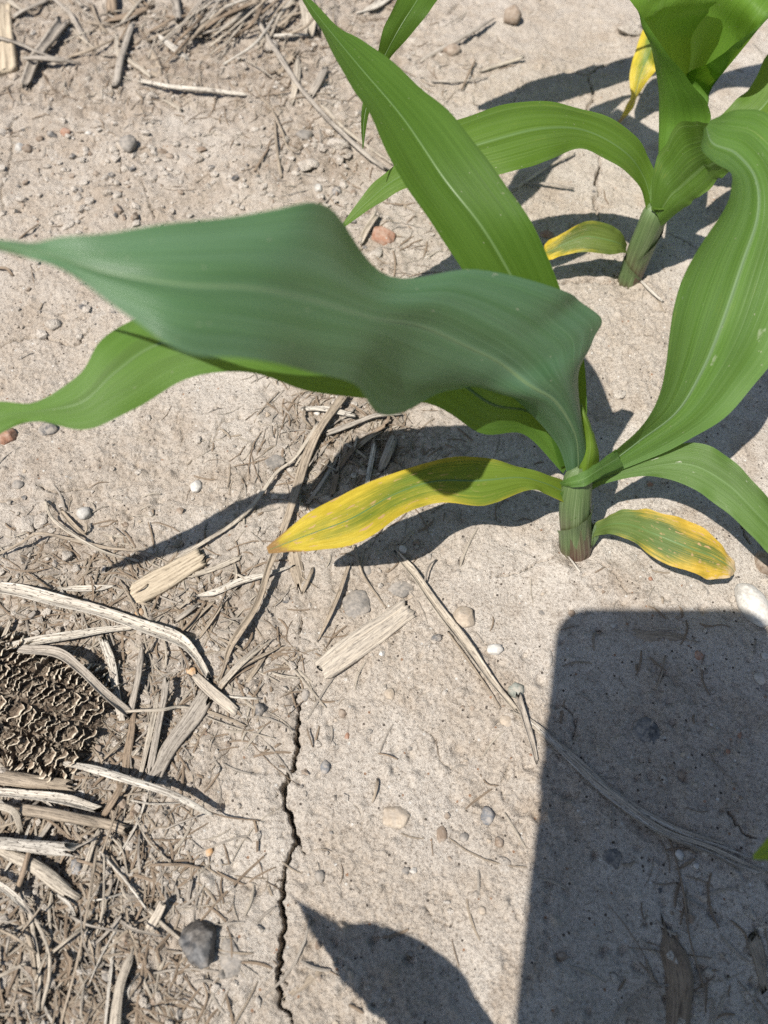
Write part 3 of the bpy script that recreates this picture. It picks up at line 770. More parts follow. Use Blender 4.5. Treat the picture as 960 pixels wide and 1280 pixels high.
sheath(Fp, M_STEM, bF + Vector((0, 0, -.004)), at(797, 316, .017), .0059, .0063, 160, 330, 1.0, 0.35)
sheath(Fp, M_STEM, bF + Vector((0, 0, .004)), at(818, 268, .042), .0061, .0068, -110, 60, 0.40, 1.0)

# ---- third plant, its foot hidden behind the second one
bG = on(852, 100)
Gp = corn_plant(bG, 'corn seedling behind the second one, only a yellow hanging leaf and a leaf tip show')
stem_part(Gp, M_STEM, [(bG + Vector((0, 0, -.006)), .006, .006), (bG + Vector((0, 0, .003)), .007, .007), (bG + Vector((0.001, 0, .02)), .0072, .0066), (bG + Vector((0.002, 0, .045)), .0075, .006)])
leaf(Gp, M_HANG, [((846, 78, 2.4), (852, 84, 2.3)), ((832, 40, 4.0), (842, 66, 3.7)), ((808, 33, 4.3), (826, 78, 3.9)), ((794, 64, 3.6), (822, 86, 3.3)), ((787, 94, 2.9), (812, 98, 2.8)), ((788, 118, 2.3), (801, 114, 2.2)), ((779, 141, 1.6), (789, 138, 1.5)), ((771, 154, 1.2), (774, 155, 1.2))],
     sag=-0.001, seed=31, ripple=0.0004, label='yellow leaf hanging down with a brown withered tip')
leaf(Gp, M_UP, [((846, 60, 4.5), (856, 62, 4.5)), ((775, -50, 9.5), (800, -62, 10)), ((700, -105, 13), (712, -140, 13.4)), ((620, -95, 14.3), (602, -140, 14.6)), ((575, -45, 14.2), (530, -70, 14.4)), ((548, -2, 13.6), (498, -4, 13.8)), ((518, 38, 12.8), (478, 42, 13)), ((482, 84, 11.8), (468, 85, 11.9)),
                ((462, 140, 10.6), (452, 140, 10.7)), ((454, 186, 9.6), (453, 186, 9.6))], sag=0.001, seed=32, nu=80, label='bright green leaf coming in from the top edge')
leaf(Gp, M_FARUP, [((850, 60, 4.5), (862, 62, 4.5)), ((880, -60, 9), (910, -50, 9)), ((960, -150, 12), (1000, -120, 12)), ((1120, -190, 12.5), (1121, -185, 12.5))], sag=0.002, seed=33)

# ---- plant just below the picture: its leaf shadow falls on the soil at the bottom
def shad(px, py, z):
    g = at(px, py)
    return Vector((g.x - SUNK[0] * z, g.y - SUNK[1] * z, z))
bP = Vector((0.045, -0.085, 0)); bP.z = gh(bP.x, bP.y)
Pp = corn_plant(bP, 'corn seedling just below the frame, seen by its leaf shadow and one leaf tip')
stem_part(Pp, M_STEM, [(bP + Vector((0, 0, -.006)), .006, .006), (bP + Vector((0, 0, .003)), .007, .007), (bP + Vector((0, 0, .02)), .0072, .0066), (bP + Vector((0, 0, .045)), .0075, .006)])
def leaf_world(parent, mat, st, **kw):
    global at
    keep = at
    def passthrough(a, b, c): return Vector((a, b, c * 100))
    at = lambda a, b, c: Vector((a, b, c))
    conv = [tuple((p[0], p[1], p[2] * 100) for p in s) for s in st]
    o = leaf(parent, mat, conv, **kw)
    at = keep
    return o
leaf_world(Gp, M_FARUP, [((bG.x - .003, bG.y, .04), (bG.x + .002, bG.y, .04)), (shad(842, 92, .075), shad(836, 66, .08)), (shad(790, 102, .095), shad(790, 72, .1)), (shad(735, 118, .105), shad(745, 82, .11)),
                      (shad(690, 131, .108), shad(700, 94, .112)), (shad(640, 137, .106), shad(645, 112, .108)), (shad(598, 139, .102), shad(598, 133, .102))], sag=0.001, seed=34, nu=60)
leaf_world(Pp, M_UP, [(shad(353, 1112, .128), shad(355, 1114, .128)), (shad(374, 1137, .126), shad(382, 1133, .126)), (shad(398, 1178, .124), shad(425, 1153, .124)), (shad(430, 1228, .121), shad(478, 1158, .121)),
                      (shad(470, 1275, .117), shad(545, 1192, .117)), (shad(515, 1330, .112), shad(605, 1262, .112)), (shad(570, 1400, .104), shad(660, 1350, .104)),
                      ((0.020, -0.083, .080), (0.030, -0.060, .080)), ((0.040, -0.087, .050), (0.046, -0.082, .050))][::-1], sag=0.002, seed=41, nu=70)
PT = at(941, 1074, .075)
leaf_world(Pp, M_NEW, [((0.046, -0.09, .045), (0.050, -0.086, .045)), ((0.085, -0.092, .075), (0.095, -0.072, .075)), ((0.135, -0.06, .088), (0.125, -0.035, .09)), (at(1075, 1160, .086), at(1030, 1130, .088)), (at(1020, 1085, .081), at(995, 1020, .082)), (PT, PT + Vector((.0004, .0012, 0)))], sag=0.001, seed=42)
leaf_world(Pp, M_UP, [((0.046, -0.09, .045), (0.050, -0.086, .045)), ((0.06, -0.13, .085), (0.08, -0.12, .085)), ((0.08, -0.20, .10), (0.11, -0.19, .10)), ((0.12, -0.29, .08), (0.121, -0.288, .08))], sag=0.002, seed=43)

# ------------------------------------------------------------------ crop residue: stalks, straws, husks
def straw(label, path, w, mat='tan', prof='round', thick=0.5, lift=0.2, cat='straw', name=None, seed=None, taper=(0.95, 0.85), wiggle=0.10, rag=0.8, embed=0.27, group=None, ridges=None):
    """path: (px, py[, lift in mm]); w: width in photo pixels"""
    global _sc
    _sc += 1
    r = np.random.default_rng(1000 + (seed if seed is not None else _sc))
    pts = []
    for p in path:
        lf = (p[2] if len(p) > 2 else lift) / 1000
        q = on(p[0], p[1], lf)
        pts.append((q.x, q.y, q.z))
    ln = sum(math.dist(path[i][:2], path[i + 1][:2]) for i in range(len(path) - 1))
    n = int(np.clip(ln / 4.5, 8, 46))
    C = catmull(pts, n)
    W = pxsize(Vector(C[n // 2]), w * (0.86 if prof != 'flat' or w < 20 else 1.0))
    T = W * thick * 0.85
    k = 18 if prof != 'flat' else 22
    if ridges is None: ridges = 0.16
    # cross-section
    if prof == 'round':
        ang = np.linspace(0, 2 * np.pi, k, endpoint=False)
        prof2 = np.stack([0.5 * W * np.cos(ang), 0.5 * T * np.sin(ang)], 1) * (1 + r.uniform(-ridges, ridges, k))[:, None] * 1.0
    elif prof == 'channel':        # split stalk, a trough open to the sky
        h = k // 2
        a1 = np.linspace(-1, 1, h)
        top = np.stack([0.5 * W * a1, T * (np.abs(a1) ** 2 * 0.9 - 0.15) + r.uniform(-.09, .09, h) * W], 1)
        bot = np.stack([0.52 * W * a1[::-1], T * (np.abs(a1[::-1]) ** 2 * 0.9 - 0.5)], 1)
        prof2 = np.vstack([bot[::-1], top[::-1]])
    else:                          # flat plate with ribs
        h = k // 2
        a1 = np.linspace(-1, 1, h)
        bot = np.stack([0.5 * W * a1, -0.5 * T * np.ones(h)], 1)
        top = np.stack([0.48 * W * a1[::-1], 0.5 * T * (1 - 0.25 * a1[::-1] ** 2) + r.uniform(-.5, .5, h) * T * ridges * 2], 1)
        prof2 = np.vstack([bot, top])
    k = len(prof2)
    off0 = r.uniform(-rag, rag, k) * W; off1 = r.uniform(-rag, rag, k) * W
    ph = r.uniform(0, 6.28, 4)
    verts = []; uvs = []
    tot = max(ln, 1)
    for i in range(n):
        s = i / (n - 1)
        t = C[min(i + 1, n - 1)] - C[max(i - 1, 0)]
        t = t / (np.linalg.norm(t) + 1e-9)
        sd = np.cross(t, (0, 0, 1.0)); sd /= np.linalg.norm(sd) + 1e-9
        up = np.cross(sd, t)
        wob = wiggle * W * (math.sin(s * tot / 38 + ph[0]) + 0.6 * math.sin(s * tot / 15 + ph[1]))
        sc = taper[0] + (1 - taper[0]) * min(1, s * 5)
        sc *= taper[1] + (1 - taper[1]) * min(1, (1 - s) * 3)
        sc *= 1 + 0.10 * math.sin(s * tot / 22 + ph[2])
        tw = 0.25 * math.sin(s * 3 + ph[3]) if prof == 'round' else 0.12 * math.sin(s * 3 + ph[3])
        cz = T * (0.5 - embed)
        for j in range(k):
            a, b = prof2[j]
            a, b = a * math.cos(tw) - b * math.sin(tw), a * math.sin(tw) + b * math.cos(tw)
            if j % 3 == 0: b = b + 0.10 * T * math.sin(s * tot / 6 + j)
            e = 0
            if i == 0: e = off0[j]
            elif i == n - 1: e = off1[j]
            elif i == 1: e = off0[j] * 0.3
            elif i == n - 2: e = off1[j] * 0.3
            verts.append(C[i] + sd * (a * sc + wob) + up * (b * sc + cz) + t * e)
            uvs.append((s * tot / 60, j / k * max(0.35, w / 16)))
    faces = [(i * k + j, i * k + (j + 1) % k, (i + 1) * k + (j + 1) % k, (i + 1) * k + j) for i in range(n - 1) for j in range(k)]
    faces.append(tuple(range(k))[::-1]); faces.append(tuple((n - 1) * k + j for j in range(k)))
    base = np.array(pts[0])
    o = mesh_obj(name or cat.replace(' ', '_'), [v - base for v in verts], faces, M_STRAW[mat], None, True, uvs)
    o.location = base
    tag(o, label, cat, group)
    return o
_sc = 0

# lower left pile and the long stalks round the cob
straw('long bleached stalk with dark flecks running from left edge above the cob', [(-25, 734, 2), (40, 743, 3), (100, 757, 4), (170, 780, 4), (218, 800, 3), (245, 820, 2), (262, 850, .5)], 17, 'white', 'channel', .6, cat='stalk', taper=(1, .45))
straw('bleached stalk lying just above the rotten cob, meeting the longer one', [(-20, 815, 3), (50, 803, 4), (110, 792, 3), (168, 783, 1)], 12, 'white', 'channel', .6, cat='stalk', taper=(1, .6))
straw('peeling husk strip curving along the top right rim of the cob', [(30, 812, 10), (75, 817, 12), (105, 838, 10), (132, 868, 6), (162, 893, 3)], 13, 'grey', 'channel', .5, cat='husk strip')
straw('pale husk strip standing beside the right end of the cob', [(128, 798, 2), (140, 830, 3), (148, 872, 3), (156, 925, 1)], 12, 'white', 'flat', .25, cat='husk strip')
straw('grey-brown pointed splinter right of the cob, upper one', [(178, 806, 1), (173, 850, 3), (163, 896, 2)], 10, 'grey', 'round', .5, cat='splinter', taper=(.3, 1))
straw('brown splinter right of the cob, below the grey pointed one', [(166, 892, 2), (163, 925, 2), (158, 968, 1)], 11, 'brown', 'round', .5, cat='splinter')
straw('pale thin splinter leaning beside a grey one right of the cob', [(196, 868, 4), (190, 905, 4), (176, 968, 1)], 7, 'pale', 'flat', .3, cat='splinter')
straw('grey flat splinter casting a dark shadow right of the cob', [(208, 850, 6), (200, 895, 5), (186, 965, 1)], 10, 'grey', 'flat', .3, cat='splinter')
straw('thin pale straw lying level across the splinters right of the cob', [(160, 889, 5), (200, 888, 6), (222, 884, 3), (245, 886, 1)], 5, 'pale', 'round', .5)
straw('wide grey-brown husk slab right of the splinters beside the cob', [(256, 872, 1), (226, 918, 2), (190, 978, 1)], 22, 'grey', 'flat', .22, cat='husk slab', ridges=.35)
straw('white ribbed stick with a raised end below the cob', [(82, 955, 5), (130, 967, 7), (190, 984, 8), (235, 1002, 8), (264, 1017, 6)], 11, 'white', 'round', .6, cat='stick', taper=(.7, .4))
straw('thick tan stalk end under the cob at the left edge', [(-25, 974, 3), (40, 976, 3), (92, 984, 2)], 20, 'tan', 'round', .6, cat='stalk', taper=(1, .85))
straw('dark streaked white stalk second below the cob at the left edge', [(-25, 990, 4), (50, 996, 4), (90, 1003, 3), (124, 1010, 2)], 13, 'white', 'channel', .6, cat='stalk')
straw('smooth tan stalk third below the cob', [(30, 1014, 4), (90, 1021, 4), (128, 1028, 3), (156, 1036, 2)], 15, 'tan', 'round', .6, cat='stalk')
straw('whitish grey stalk with a dark stain fourth below the cob', [(-25, 1052, 5), (40, 1056, 5), (88, 1064, 3)], 20, 'white', 'round', .6, cat='stalk')
straw('pale round stem slanting down right from the left edge', [(5, 1066, 3), (50, 1090, 3), (92, 1117, 1)], 18, 'pale', 'round', .7, cat='stem')
straw('curled husk strip between the stalks below the cob at the left edge', [(-8, 1006, 7), (18, 1014, 8), (27, 1040, 3)], 9, 'pale', 'flat', .2, cat='husk strip')
straw('short brown stick crossing the pale round stem', [(36, 1066, 6), (28, 1092, 7), (19, 1117, 2)], 7, 'brown', 'round', .7, cat='stick')
straw('white split straw at the left edge below the pale round stem', [(-20, 1093, 6), (8, 1113, 6), (36, 1138, 3)], 9, 'white', 'channel', .5)
straw('bent straw hanging down from the white split straw', [(35, 1136, 3), (42, 1165, 3), (50, 1215, 2), (48, 1262, 1)], 6, 'pale', 'round', .5)
straw('second bent straw down the lower left pile, left of the fibres', [(28, 1142, 2), (40, 1190, 2), (44, 1240, 1), (45, 1285, 1)], 6, 'tan', 'round', .5)
straw('curved straw looping right of the bent straws at lower left', [(40, 1140, 3), (58, 1178, 4), (62, 1215, 3), (52, 1262, 1)], 5, 'pale', 'round', .5)
straw('long thin fibre running down the lower left pile', [(122, 1060, 3), (112, 1120, 4), (104, 1165, 3), (95, 1208, 2), (76, 1282, 1)], 4, 'tan', 'round', .6, cat='fibre')
straw('thin looping fibre right of the long one at lower left', [(130, 1070, 3), (129, 1130, 4), (121, 1165, 3), (100, 1200, 2), (70, 1236, 1)], 3.6, 'pale', 'round', .6, cat='fibre')
straw('pale rounded stem half buried at the bottom edge', [(165, 1188, .5), (152, 1235, 2), (142, 1295, 3)], 15, 'pale', 'round', .6, cat='stem', taper=(.3, 1))
straw('narrow pale straw left of the half buried stem at the bottom', [(147, 1150, 1), (139, 1210, 2), (130, 1295, 2)], 5, 'white', 'flat', .3)
straw('broken ribbed stalk piece standing up from soil at lower left', [(203, 1128, 5), (195, 1146, 3), (184, 1164, 0)], 13, 'strip', 'flat', .3, cat='stalk piece', rag=.25)
straw('dark narrow sliver left of the broken ribbed stalk piece', [(183, 1123, 2), (174, 1142, 2), (162, 1168, 0)], 4, 'brown', 'flat', .4, cat='splinter')
straw('small dark sliver right of the lower left pile, above the slag stone', [(240, 1100, 2), (237, 1115, 2), (235, 1131, 0)], 5, 'grey', 'flat', .3, cat='splinter')
straw('curved brown rootlet at the bottom edge right of the half buried stem', [(254, 1228, .5), (259, 1246, 1), (252, 1266, 1), (240, 1290, .5)], 3, 'brown', 'round', .8, cat='rootlet')
straw('brown stick poking out between stalks below the cob', [(151, 982, 6), (142, 1000, 5), (130, 1021, 2)], 9, 'brown', 'flat', .35, cat='stick')
straw('tan straw leaning under the smooth tan stalk', [(74, 1026, 1), (84, 1042, 2), (96, 1060, 0)], 6, 'tan', 'flat', .3)
straw('grey straw end left of the bundle below the smooth tan stalk', [(66, 1026, 3), (56, 1040, 3), (46, 1052, 1)], 8, 'grey', 'flat', .3)
straw('pale straw pair-mate upright below the smooth tan stalk', [(124, 1036, 3), (114, 1062, 3), (104, 1095, 1)], 7, 'pale', 'flat', .3)
straw('short husk scrap below the smooth tan stalk, right part', [(138, 1075, 2), (148, 1092, 2), (158, 1105, 0)], 9, 'tan', 'flat', .2, cat='husk scrap')
straw('thin straight twig right of the stalk pile, pointing up right', [(205, 1038, 1), (222, 1030, 3), (246, 1021, 4)], 2.6, 'grey', 'round', .8, cat='twig')
straw('fine rootlet trailing from the raised end of the white stick', [(264, 1016, 3), (285, 1022, 2), (325, 1026, .5)], 2.4, 'brown', 'round', .8, cat='rootlet')
straw('short dark twig across the soil above the long bleached stalk, left', [(33, 716, 2), (48, 726, 2), (64, 737, 1)], 3, 'brown', 'round', .7, cat='twig')
straw('small white husk curl above the long bleached stalk', [(74, 735, 1), (100, 736, 2), (125, 736, 2), (143, 733, .5)], 8, 'white', 'channel', .5, cat='husk scrap', taper=(.3, .3))
straw('thin curved straw reaching right over the leaf shadow tip', [(57, 626, 2), (65, 648, 4), (90, 668, 5), (130, 690, 4), (175, 702, 1)], 4.5, 'pale', 'round', .6)
straw('long thin straw arching from left edge under the leaf shadow', [(-10, 697, 1), (25, 680, 4), (48, 667, 7), (85, 673, 6), (130, 684, 4), (180, 690, 2), (213, 705, .5)], 4.6, 'tan', 'round', .5, taper=(.6, .3))
straw('short thick straw beside the round white stone at left', [(76, 640, 1), (90, 656, 2), (104, 668, 1)], 7, 'tan', 'channel', .5)
straw('fine rootlet dropping from the round white stone', [(108, 654, 2), (108, 664, 2), (101, 670, 1)], 3, 'tan', 'round', .8, cat='rootlet')
straw('straw lying vertical under the leaf shadow tip, crossing the arching straw', [(156, 700, 1), (168, 716, 1), (174, 726, .5)], 3, 'tan', 'round', .6)
straw('pale straw end at left edge under the long bleached stalk', [(12, 776, 3), (8, 788, 3), (0, 805, 1)], 6, 'pale', 'flat', .4)

# middle
def wood_piece(label, pts, w, mat, thick, **kw):
    return straw(label, pts, w, mat, 'flat', thick, cat=kw.pop('cat', 'wood piece'), taper=(1, 1), wiggle=.02, **kw)
wood_piece('flat tan wooden stalk chunk lying under the leaf shadow tip', [(167, 745, .5), (210, 721, 1), (253, 697, 1)], 29, 'wood', .26, rag=.22, ridges=.06)
straw('slim bleached sliver right of the tan wooden chunk', [(243, 745, .5), (270, 740, 2), (300, 727, 3), (335, 717, 3), (368, 708, 1)], 9, 'white', 'channel', .4, cat='splinter', taper=(.2, .3))
straw('grey husk blade behind the slim bleached sliver', [(238, 721, 1), (265, 712, 1), (298, 698, 1)], 9, 'pale', 'flat', .25, cat='husk strip')
straw('long straw leaning from the yellow leaf tip down left to the frayed husk', [(346, 686, 6), (337, 708, 7), (321, 756, 5), (300, 792, 4), (288, 813, 3), (276, 846, 1)], 10, 'tan', 'channel', .5, taper=(.9, .35))
straw('broad tan straw running from under the blue-green leaf into leaf shadow', [(428, 496, 6), (402, 535, 6), (387, 562, 5), (370, 612, 4), (350, 668, 3)], 13, 'tan', 'flat', .22, ridges=.3)
straw('narrow straw crossing left of the broad tan one in leaf shadow', [(398, 530, 4), (370, 572, 4), (345, 592, 4), (316, 632, 3), (290, 655, 2), (255, 678, 2), (222, 699, .5)], 7, 'pale', 'round', .5)
straw('white straw bit under the tip of the blue-green leaf', [(380, 511, 2), (407, 511, 3), (440, 518, 3)], 9, 'white', 'flat', .4)
straw('thin husk loop hanging from the white straw bit', [(380, 512, 3), (379, 523, 4), (388, 534, 1)], 5, 'tan', 'flat', .3, cat='husk scrap')
straw('brown stick right of the broad tan straw under the big leaf', [(410, 541, 2), (440, 530, 3), (470, 520, 3), (498, 518, 1)], 9, 'grey', 'round', .6, cat='stick')
straw('brown husk blade under the big leaf tip pointing down left', [(482, 532, 3), (455, 550, 3), (440, 565, 3), (424, 586, 1)], 7, 'brown', 'channel', .5, cat='husk strip')
straw('lower twin of the brown husk blade under the big leaf', [(478, 538, 1), (460, 548, 2), (444, 562, 1)], 6, 'tan', 'flat', .3, cat='husk strip')
straw('grey-white straw upright in leaf shadow behind the yellow leaf', [(468, 558, 4), (464, 580, 4), (459, 606, 2)], 7, 'white', 'flat', .4)
straw('stubby grey stalk behind the yellow leaf, beside the grey-white straw', [(490, 550, 5), (483, 566, 4), (474, 586, 1)], 14, 'grey', 'round', .6, cat='stalk')
straw('dull straw in leaf shadow touching the yellow leaf margin', [(418, 578, 2), (405, 598, 2), (385, 628, 1)], 6, 'grey', 'flat', .3)
straw('short brown straw beside the dull one in leaf shadow', [(423, 590, 1), (419, 605, 2), (415, 618, 1)], 7, 'brown', 'flat', .3)
# frayed husk fan
fan = empty('frayed_husk', on(274, 860))
tag(fan, 'frayed husk fanning out at the foot of the long leaning straw', 'husk')
def part_of(root, o):
    for k_ in ('label', 'category', 'group'):
        if k_ in o: del o[k_]
    w = o.location.copy(); o.parent = root; o.location = w - root.location
    return o
for i, (a, b, c, w) in enumerate([((274, 861, 2), (300, 835, 4), (352, 808, 1), 7), ((274, 860, 2), (305, 827, 5), (345, 796, 2), 6), ((273, 858, 2), (300, 828, 4), (332, 800, 2), 5),
                                  ((273, 856, 2), (296, 830, 3), (322, 806, 1), 5), ((275, 862, 1), (296, 843, 2), (338, 822, .5), 4)]):
    part_of(fan, straw('x', [a, b, c], w, ['tan', 'pale', 'grey', 'tan', 'brown'][i], 'flat', .25, cat='strand', name='strand', taper=(.9, .2)))
straw('grey ribbed stalk piece with an orange scrap at its upper end', [(243, 845, 2), (268, 868, 3), (295, 890, 1)], 15, 'strip', 'flat', .3, cat='stalk piece', ridges=.4, rag=.2)
straw('fine white straw lying level below the frayed husk', [(280, 870, 1), (300, 872, 2), (325, 873, 1)], 3.4, 'white', 'round', .6)
straw('fine pale straw pointing right from the frayed husk towards the crack', [(340, 841, 1), (355, 846, 2), (374, 848, 1)], 3.4, 'pale', 'round', .6)
straw('fine curved fibre at the top of the long soil crack', [(373, 854, 1), (366, 862, 1), (350, 872, .5)], 2.2, 'tan', 'round', .8, cat='fibre')
straw('short tan chip below the frayed husk strands', [(331, 818, 1), (322, 832, 2), (310, 850, 1)], 7, 'tan', 'flat', .3, cat='chip')
straw('short tan straw near the buried stem below the yellow leaf tip', [(391, 712, 1), (385, 726, 2), (378, 740, 1)], 6, 'tan', 'flat', .4)
straw('wide flat stem pressed into the soil under the yellow leaf tip', [(369, 686, -.6), (371, 710, -.5), (375, 735, -.8)], 18, 'tan', 'round', .35, cat='stem', embed=.3, taper=(1, .8))
straw('tapering tan straw left of the round flat grey stone', [(436, 706, 1), (424, 742, 2), (413, 767, 2), (397, 800, .5)], 6, 'tan', 'channel', .5, taper=(1, .4))
straw('first of three short straws right of the bleached stalk, widest', [(243, 757, 1), (233, 765, 2), (220, 775, 1)], 9, 'grey', 'flat', .3)
straw('middle of three short straws right of the bleached stalk', [(266, 752, 1), (250, 768, 2), (233, 789, .5)], 5, 'tan', 'flat', .3)
straw('rightmost of three short straws right of the bleached stalk', [(276, 757, 1), (264, 775, 2), (250, 796, .5)], 5, 'tan', 'flat', .3)
straw('dark curved twig below the tan wooden chunk', [(198, 745, 1), (215, 752, 1), (237, 757, .5), (256, 758, .5)], 3, 'grey', 'round', .8, cat='twig')
wood_piece('broad ribbed grey stalk strip with a frayed upper end, centre of soil', [(403, 838, 1), (440, 812, 1.4), (480, 783, 1.4), (510, 761, 1)], 31, 'strip', .20, cat='stalk strip', ridges=.5, rag=.16)
straw('long split stalk lying diagonally across the sunlit soil', [(495, 689, 1), (508, 708, 1.5), (523, 727, 2), (553, 770, 2.2), (587, 813, 2), (620, 857, 1.5), (649, 894, .5)], 13, 'pale', 'channel', .5, cat='stalk', taper=(.5, .5), wiggle=.08)
straw('thin strand peeling beside the long split stalk', [(560, 790, 1), (590, 832, 1.5), (612, 864, 1), (625, 885, .5)], 3.2, 'tan', 'round', .6, cat='strand')
straw('narrow brown stalk hanging from the greenish pebble by the phone shadow', [(648, 868, 3), (656, 898, 3), (664, 925, 2), (671, 951, .5)], 8, 'grey', 'channel', .6, cat='stalk', taper=(1, .7))
bun = empty('fibre_bundle', on(668, 908))
tag(bun, 'long pale fibre bundle trailing through the dark phone shadow', 'straw')
for i, (dx, dy, w, m_) in enumerate([(0, 0, 8, 'pale'), (3, -4, 6, 'white'), (-3, 5, 5, 'white'), (1, 8, 4, 'tan'), (5, -7, 4, 'pale')]):
    f = lambda x, y, k, z: (x + dx * k, y + dy * k, z)
    end = [(960, 1092), (938, 1072), (950, 1092), (925, 1086), (905, 1052)][i]
    part_of(bun, straw('x', [f(640, 890, .1, 1), f(667, 905, .25, 1.5), f(717, 951, .5, 2), f(764, 994, .8, 2), f(830, 1037, 1, 2.2), f(893, 1060, 1.2, 2), (end[0], end[1], 1)], w, m_, 'flat', .4, cat='strand', name='strand', taper=(.3, .3), wiggle=.2))
straw('slender tan rootlet between round grey stone and yellow leaf', [(443, 682, 1), (448, 702, 2), (456, 724, 2), (481, 759, .5)], 3.4, 'tan', 'round', .7, cat='rootlet')
straw('hair-thin rootlet arching at the upper end of the long split stalk', [(545, 700, 1), (536, 708, 4), (531, 728, 3), (532, 742, .5)], 2.2, 'grey', 'round', .8, cat='rootlet')
straw('short white rootlet at the foot of the nearest plant', [(705, 690, 1), (714, 700, 2), (725, 715, .5)], 3.4, 'white', 'round', .6, cat='rootlet')
straw('pale rootlet at the foot of the second plant', [(800, 350, 1), (812, 362, 2), (828, 377, .5)], 4, 'white', 'round', .6, cat='rootlet')
straw('faint flattened stalk pressed into soil near the top of the phone shadow', [(750, 789, -.2), (800, 793, 0), (835, 797, 0), (872, 804, -.4)], 15, 'tan', 'flat', .16, cat='stalk', embed=.2, ridges=.5)
straw('big buried brown stalk at the bottom of the phone shadow', [(838, 1165, .2), (846, 1205, .4), (848, 1250, .4), (842, 1300, .4)], 36, 'brown', 'round', .2, cat='stalk', embed=.40, taper=(.35, 1))
straw('dull stalk stub in the phone shadow by the right edge', [(942, 1172, .2), (950, 1200, .4), (957, 1228, .2)], 20, 'tan', 'round', .2, cat='stalk', embed=.38)
straw('thin brown root running down through the phone shadow', [(835, 1045, .5), (845, 1075, 1), (855, 1120, 1), (862, 1170, 1), (880, 1235, .5)], 3, 'brown', 'round', .8, cat='root')
straw('short hair root beside the fibre bundle in shadow', [(763, 995, 1), (766, 1015, 1), (766, 1034, .5)], 2.4, 'grey', 'round', .8, cat='root')
straw('thin pale root above the small dark stone in shadow', [(832, 820, .5), (828, 840, 1), (820, 862, .5)], 2.4, 'tan', 'round', .8, cat='root')
straw('fine curled rootlet in the sunlit soil left of phone shadow, bottom', [(600, 968, .5), (609, 980, 1), (622, 982, .5)], 2.2, 'brown', 'round', .8, cat='rootlet')
straw('fine straight twig below the broad ribbed strip, sunlit', [(474, 942, .5), (485, 944, 1), (497, 949, .5)], 2.2, 'brown', 'round', .8, cat='twig')
straw('small brown splinter standing on the sunlit soil right of the crack', [(472, 975, 1), (470, 987, 2), (466, 1002, .5)], 4, 'tan', 'flat', .4, cat='splinter')
straw('little tuft straw by the long crack, left one', [(384, 912, 2), (387, 922, 2), (391, 934, .5)], 2.5, 'brown', 'round', .7)
straw('faint buried stalk left of the leaf shadow at the bottom', [(400, 1214, -.2), (382, 1228, 0), (358, 1246, -.3)], 10, 'tan', 'flat', .15, cat='stalk', embed=.15)

# top of the picture
wood_piece('flat board-like stalk piece at the top left edge', [(-1, 8, 1), (1, 50, 1.5), (4, 92, 1)], 34, 'wood', .25, rag=.08, ridges=.25)
straw('split twin-ribbed stem with dark gap near the top left', [(83, 30, 2), (66, 52, 3), (50, 73, 3), (36, 108, 1)], 17, 'grey', 'channel', .6, cat='stem', taper=(1, .8))
straw('thin dark twig crossing the split stem from left edge', [(-15, 44, 4), (20, 54, 6), (45, 65, 6), (68, 73, 4)], 5, 'grey', 'round', .7, cat='twig')
straw('tapered twig crossing the split stem, pointing right', [(32, 73, 6), (60, 74, 6), (97, 79, 1)], 8, 'grey', 'round', .7, cat='twig', taper=(.7, .15))
straw('thin stick slanting right at top left above the split stem', [(58, -8, 3), (85, 15, 3), (96, 32, 2), (109, 54, 1)], 6, 'grey', 'round', .6, cat='stick')
straw('short stick at top left corner, beside the board-like piece', [(16, 22, 2), (32, 12, 3), (60, 1, 2)], 7, 'grey', 'round', .6, cat='stick')
straw('pale chip at the very top left corner', [(10, 0, 3), (20, 8, 3), (30, 14, 1)], 7, 'pale', 'flat', .3, cat='chip')
straw('stubby brown stalk cut at the top edge, left', [(139, -12, 3), (140, 5, 3), (142, 20, 1)], 15, 'brown', 'round', .7, cat='stalk')
straw('flat brown husk lying right of the stubby brown stalk', [(135, 24, 1), (160, 20, 2), (188, 10, 1)], 12, 'brown', 'flat', .25, cat='husk strip')
straw('upright grey stem bent over soil below the stubby stalk', [(166, 32, 2), (158, 55, 3), (150, 75, 3), (144, 106, 1)], 11, 'grey', 'round', .6, cat='stem')
straw('pale strand along the upright grey stem', [(146, 45, 4), (146, 62, 5), (152, 80, 3)], 5, 'pale', 'flat', .3, cat='strand')
straw('small grey stalk stub at the top edge left of the straw tangle', [(219, -5, 2), (221, 10, 3), (223, 27, 1)], 11, 'grey', 'round', .6, cat='stalk')
straw('short white stick in the straw tangle, pointing down right', [(203, 48, 2), (218, 60, 3), (234, 74, 1)], 11, 'white', 'round', .5, cat='stick')
straw('pale tan chip left of the short white stick', [(158, 74, 1), (172, 84, 2), (186, 95, 1)], 7, 'pale', 'flat', .4, cat='chip')
straw('long pale straw lying level under the top tangle', [(176, 103, 2), (215, 110, 4), (260, 115, 3), (306, 120, 1)], 7, 'white', 'channel', .6)
straw('flat weathered stalk below the pale chip, in the tangle', [(186, 62, -.3), (194, 76, 0), (197, 98, -.3)], 14, 'tan', 'flat', .2, cat='stalk')
straw('long grey-brown twig slanting down right across the upper soil', [(325, 30, 6), (347, 67, 7), (372, 106, 5), (412, 153, 4), (450, 188, 3), (482, 212, 1)], 8, 'grey', 'round', .8, cat='twig', taper=(1, .8))
straw('pale straw running beside the lower end of the long twig', [(402, 130, 1), (425, 156, 2), (455, 180, 2), (490, 205, 1)], 6, 'pale', 'flat', .3)
straw('white straw lying level behind the long twig', [(340, 45, 3), (360, 44, 4), (386, 44, 2)], 6, 'white', 'flat', .4)
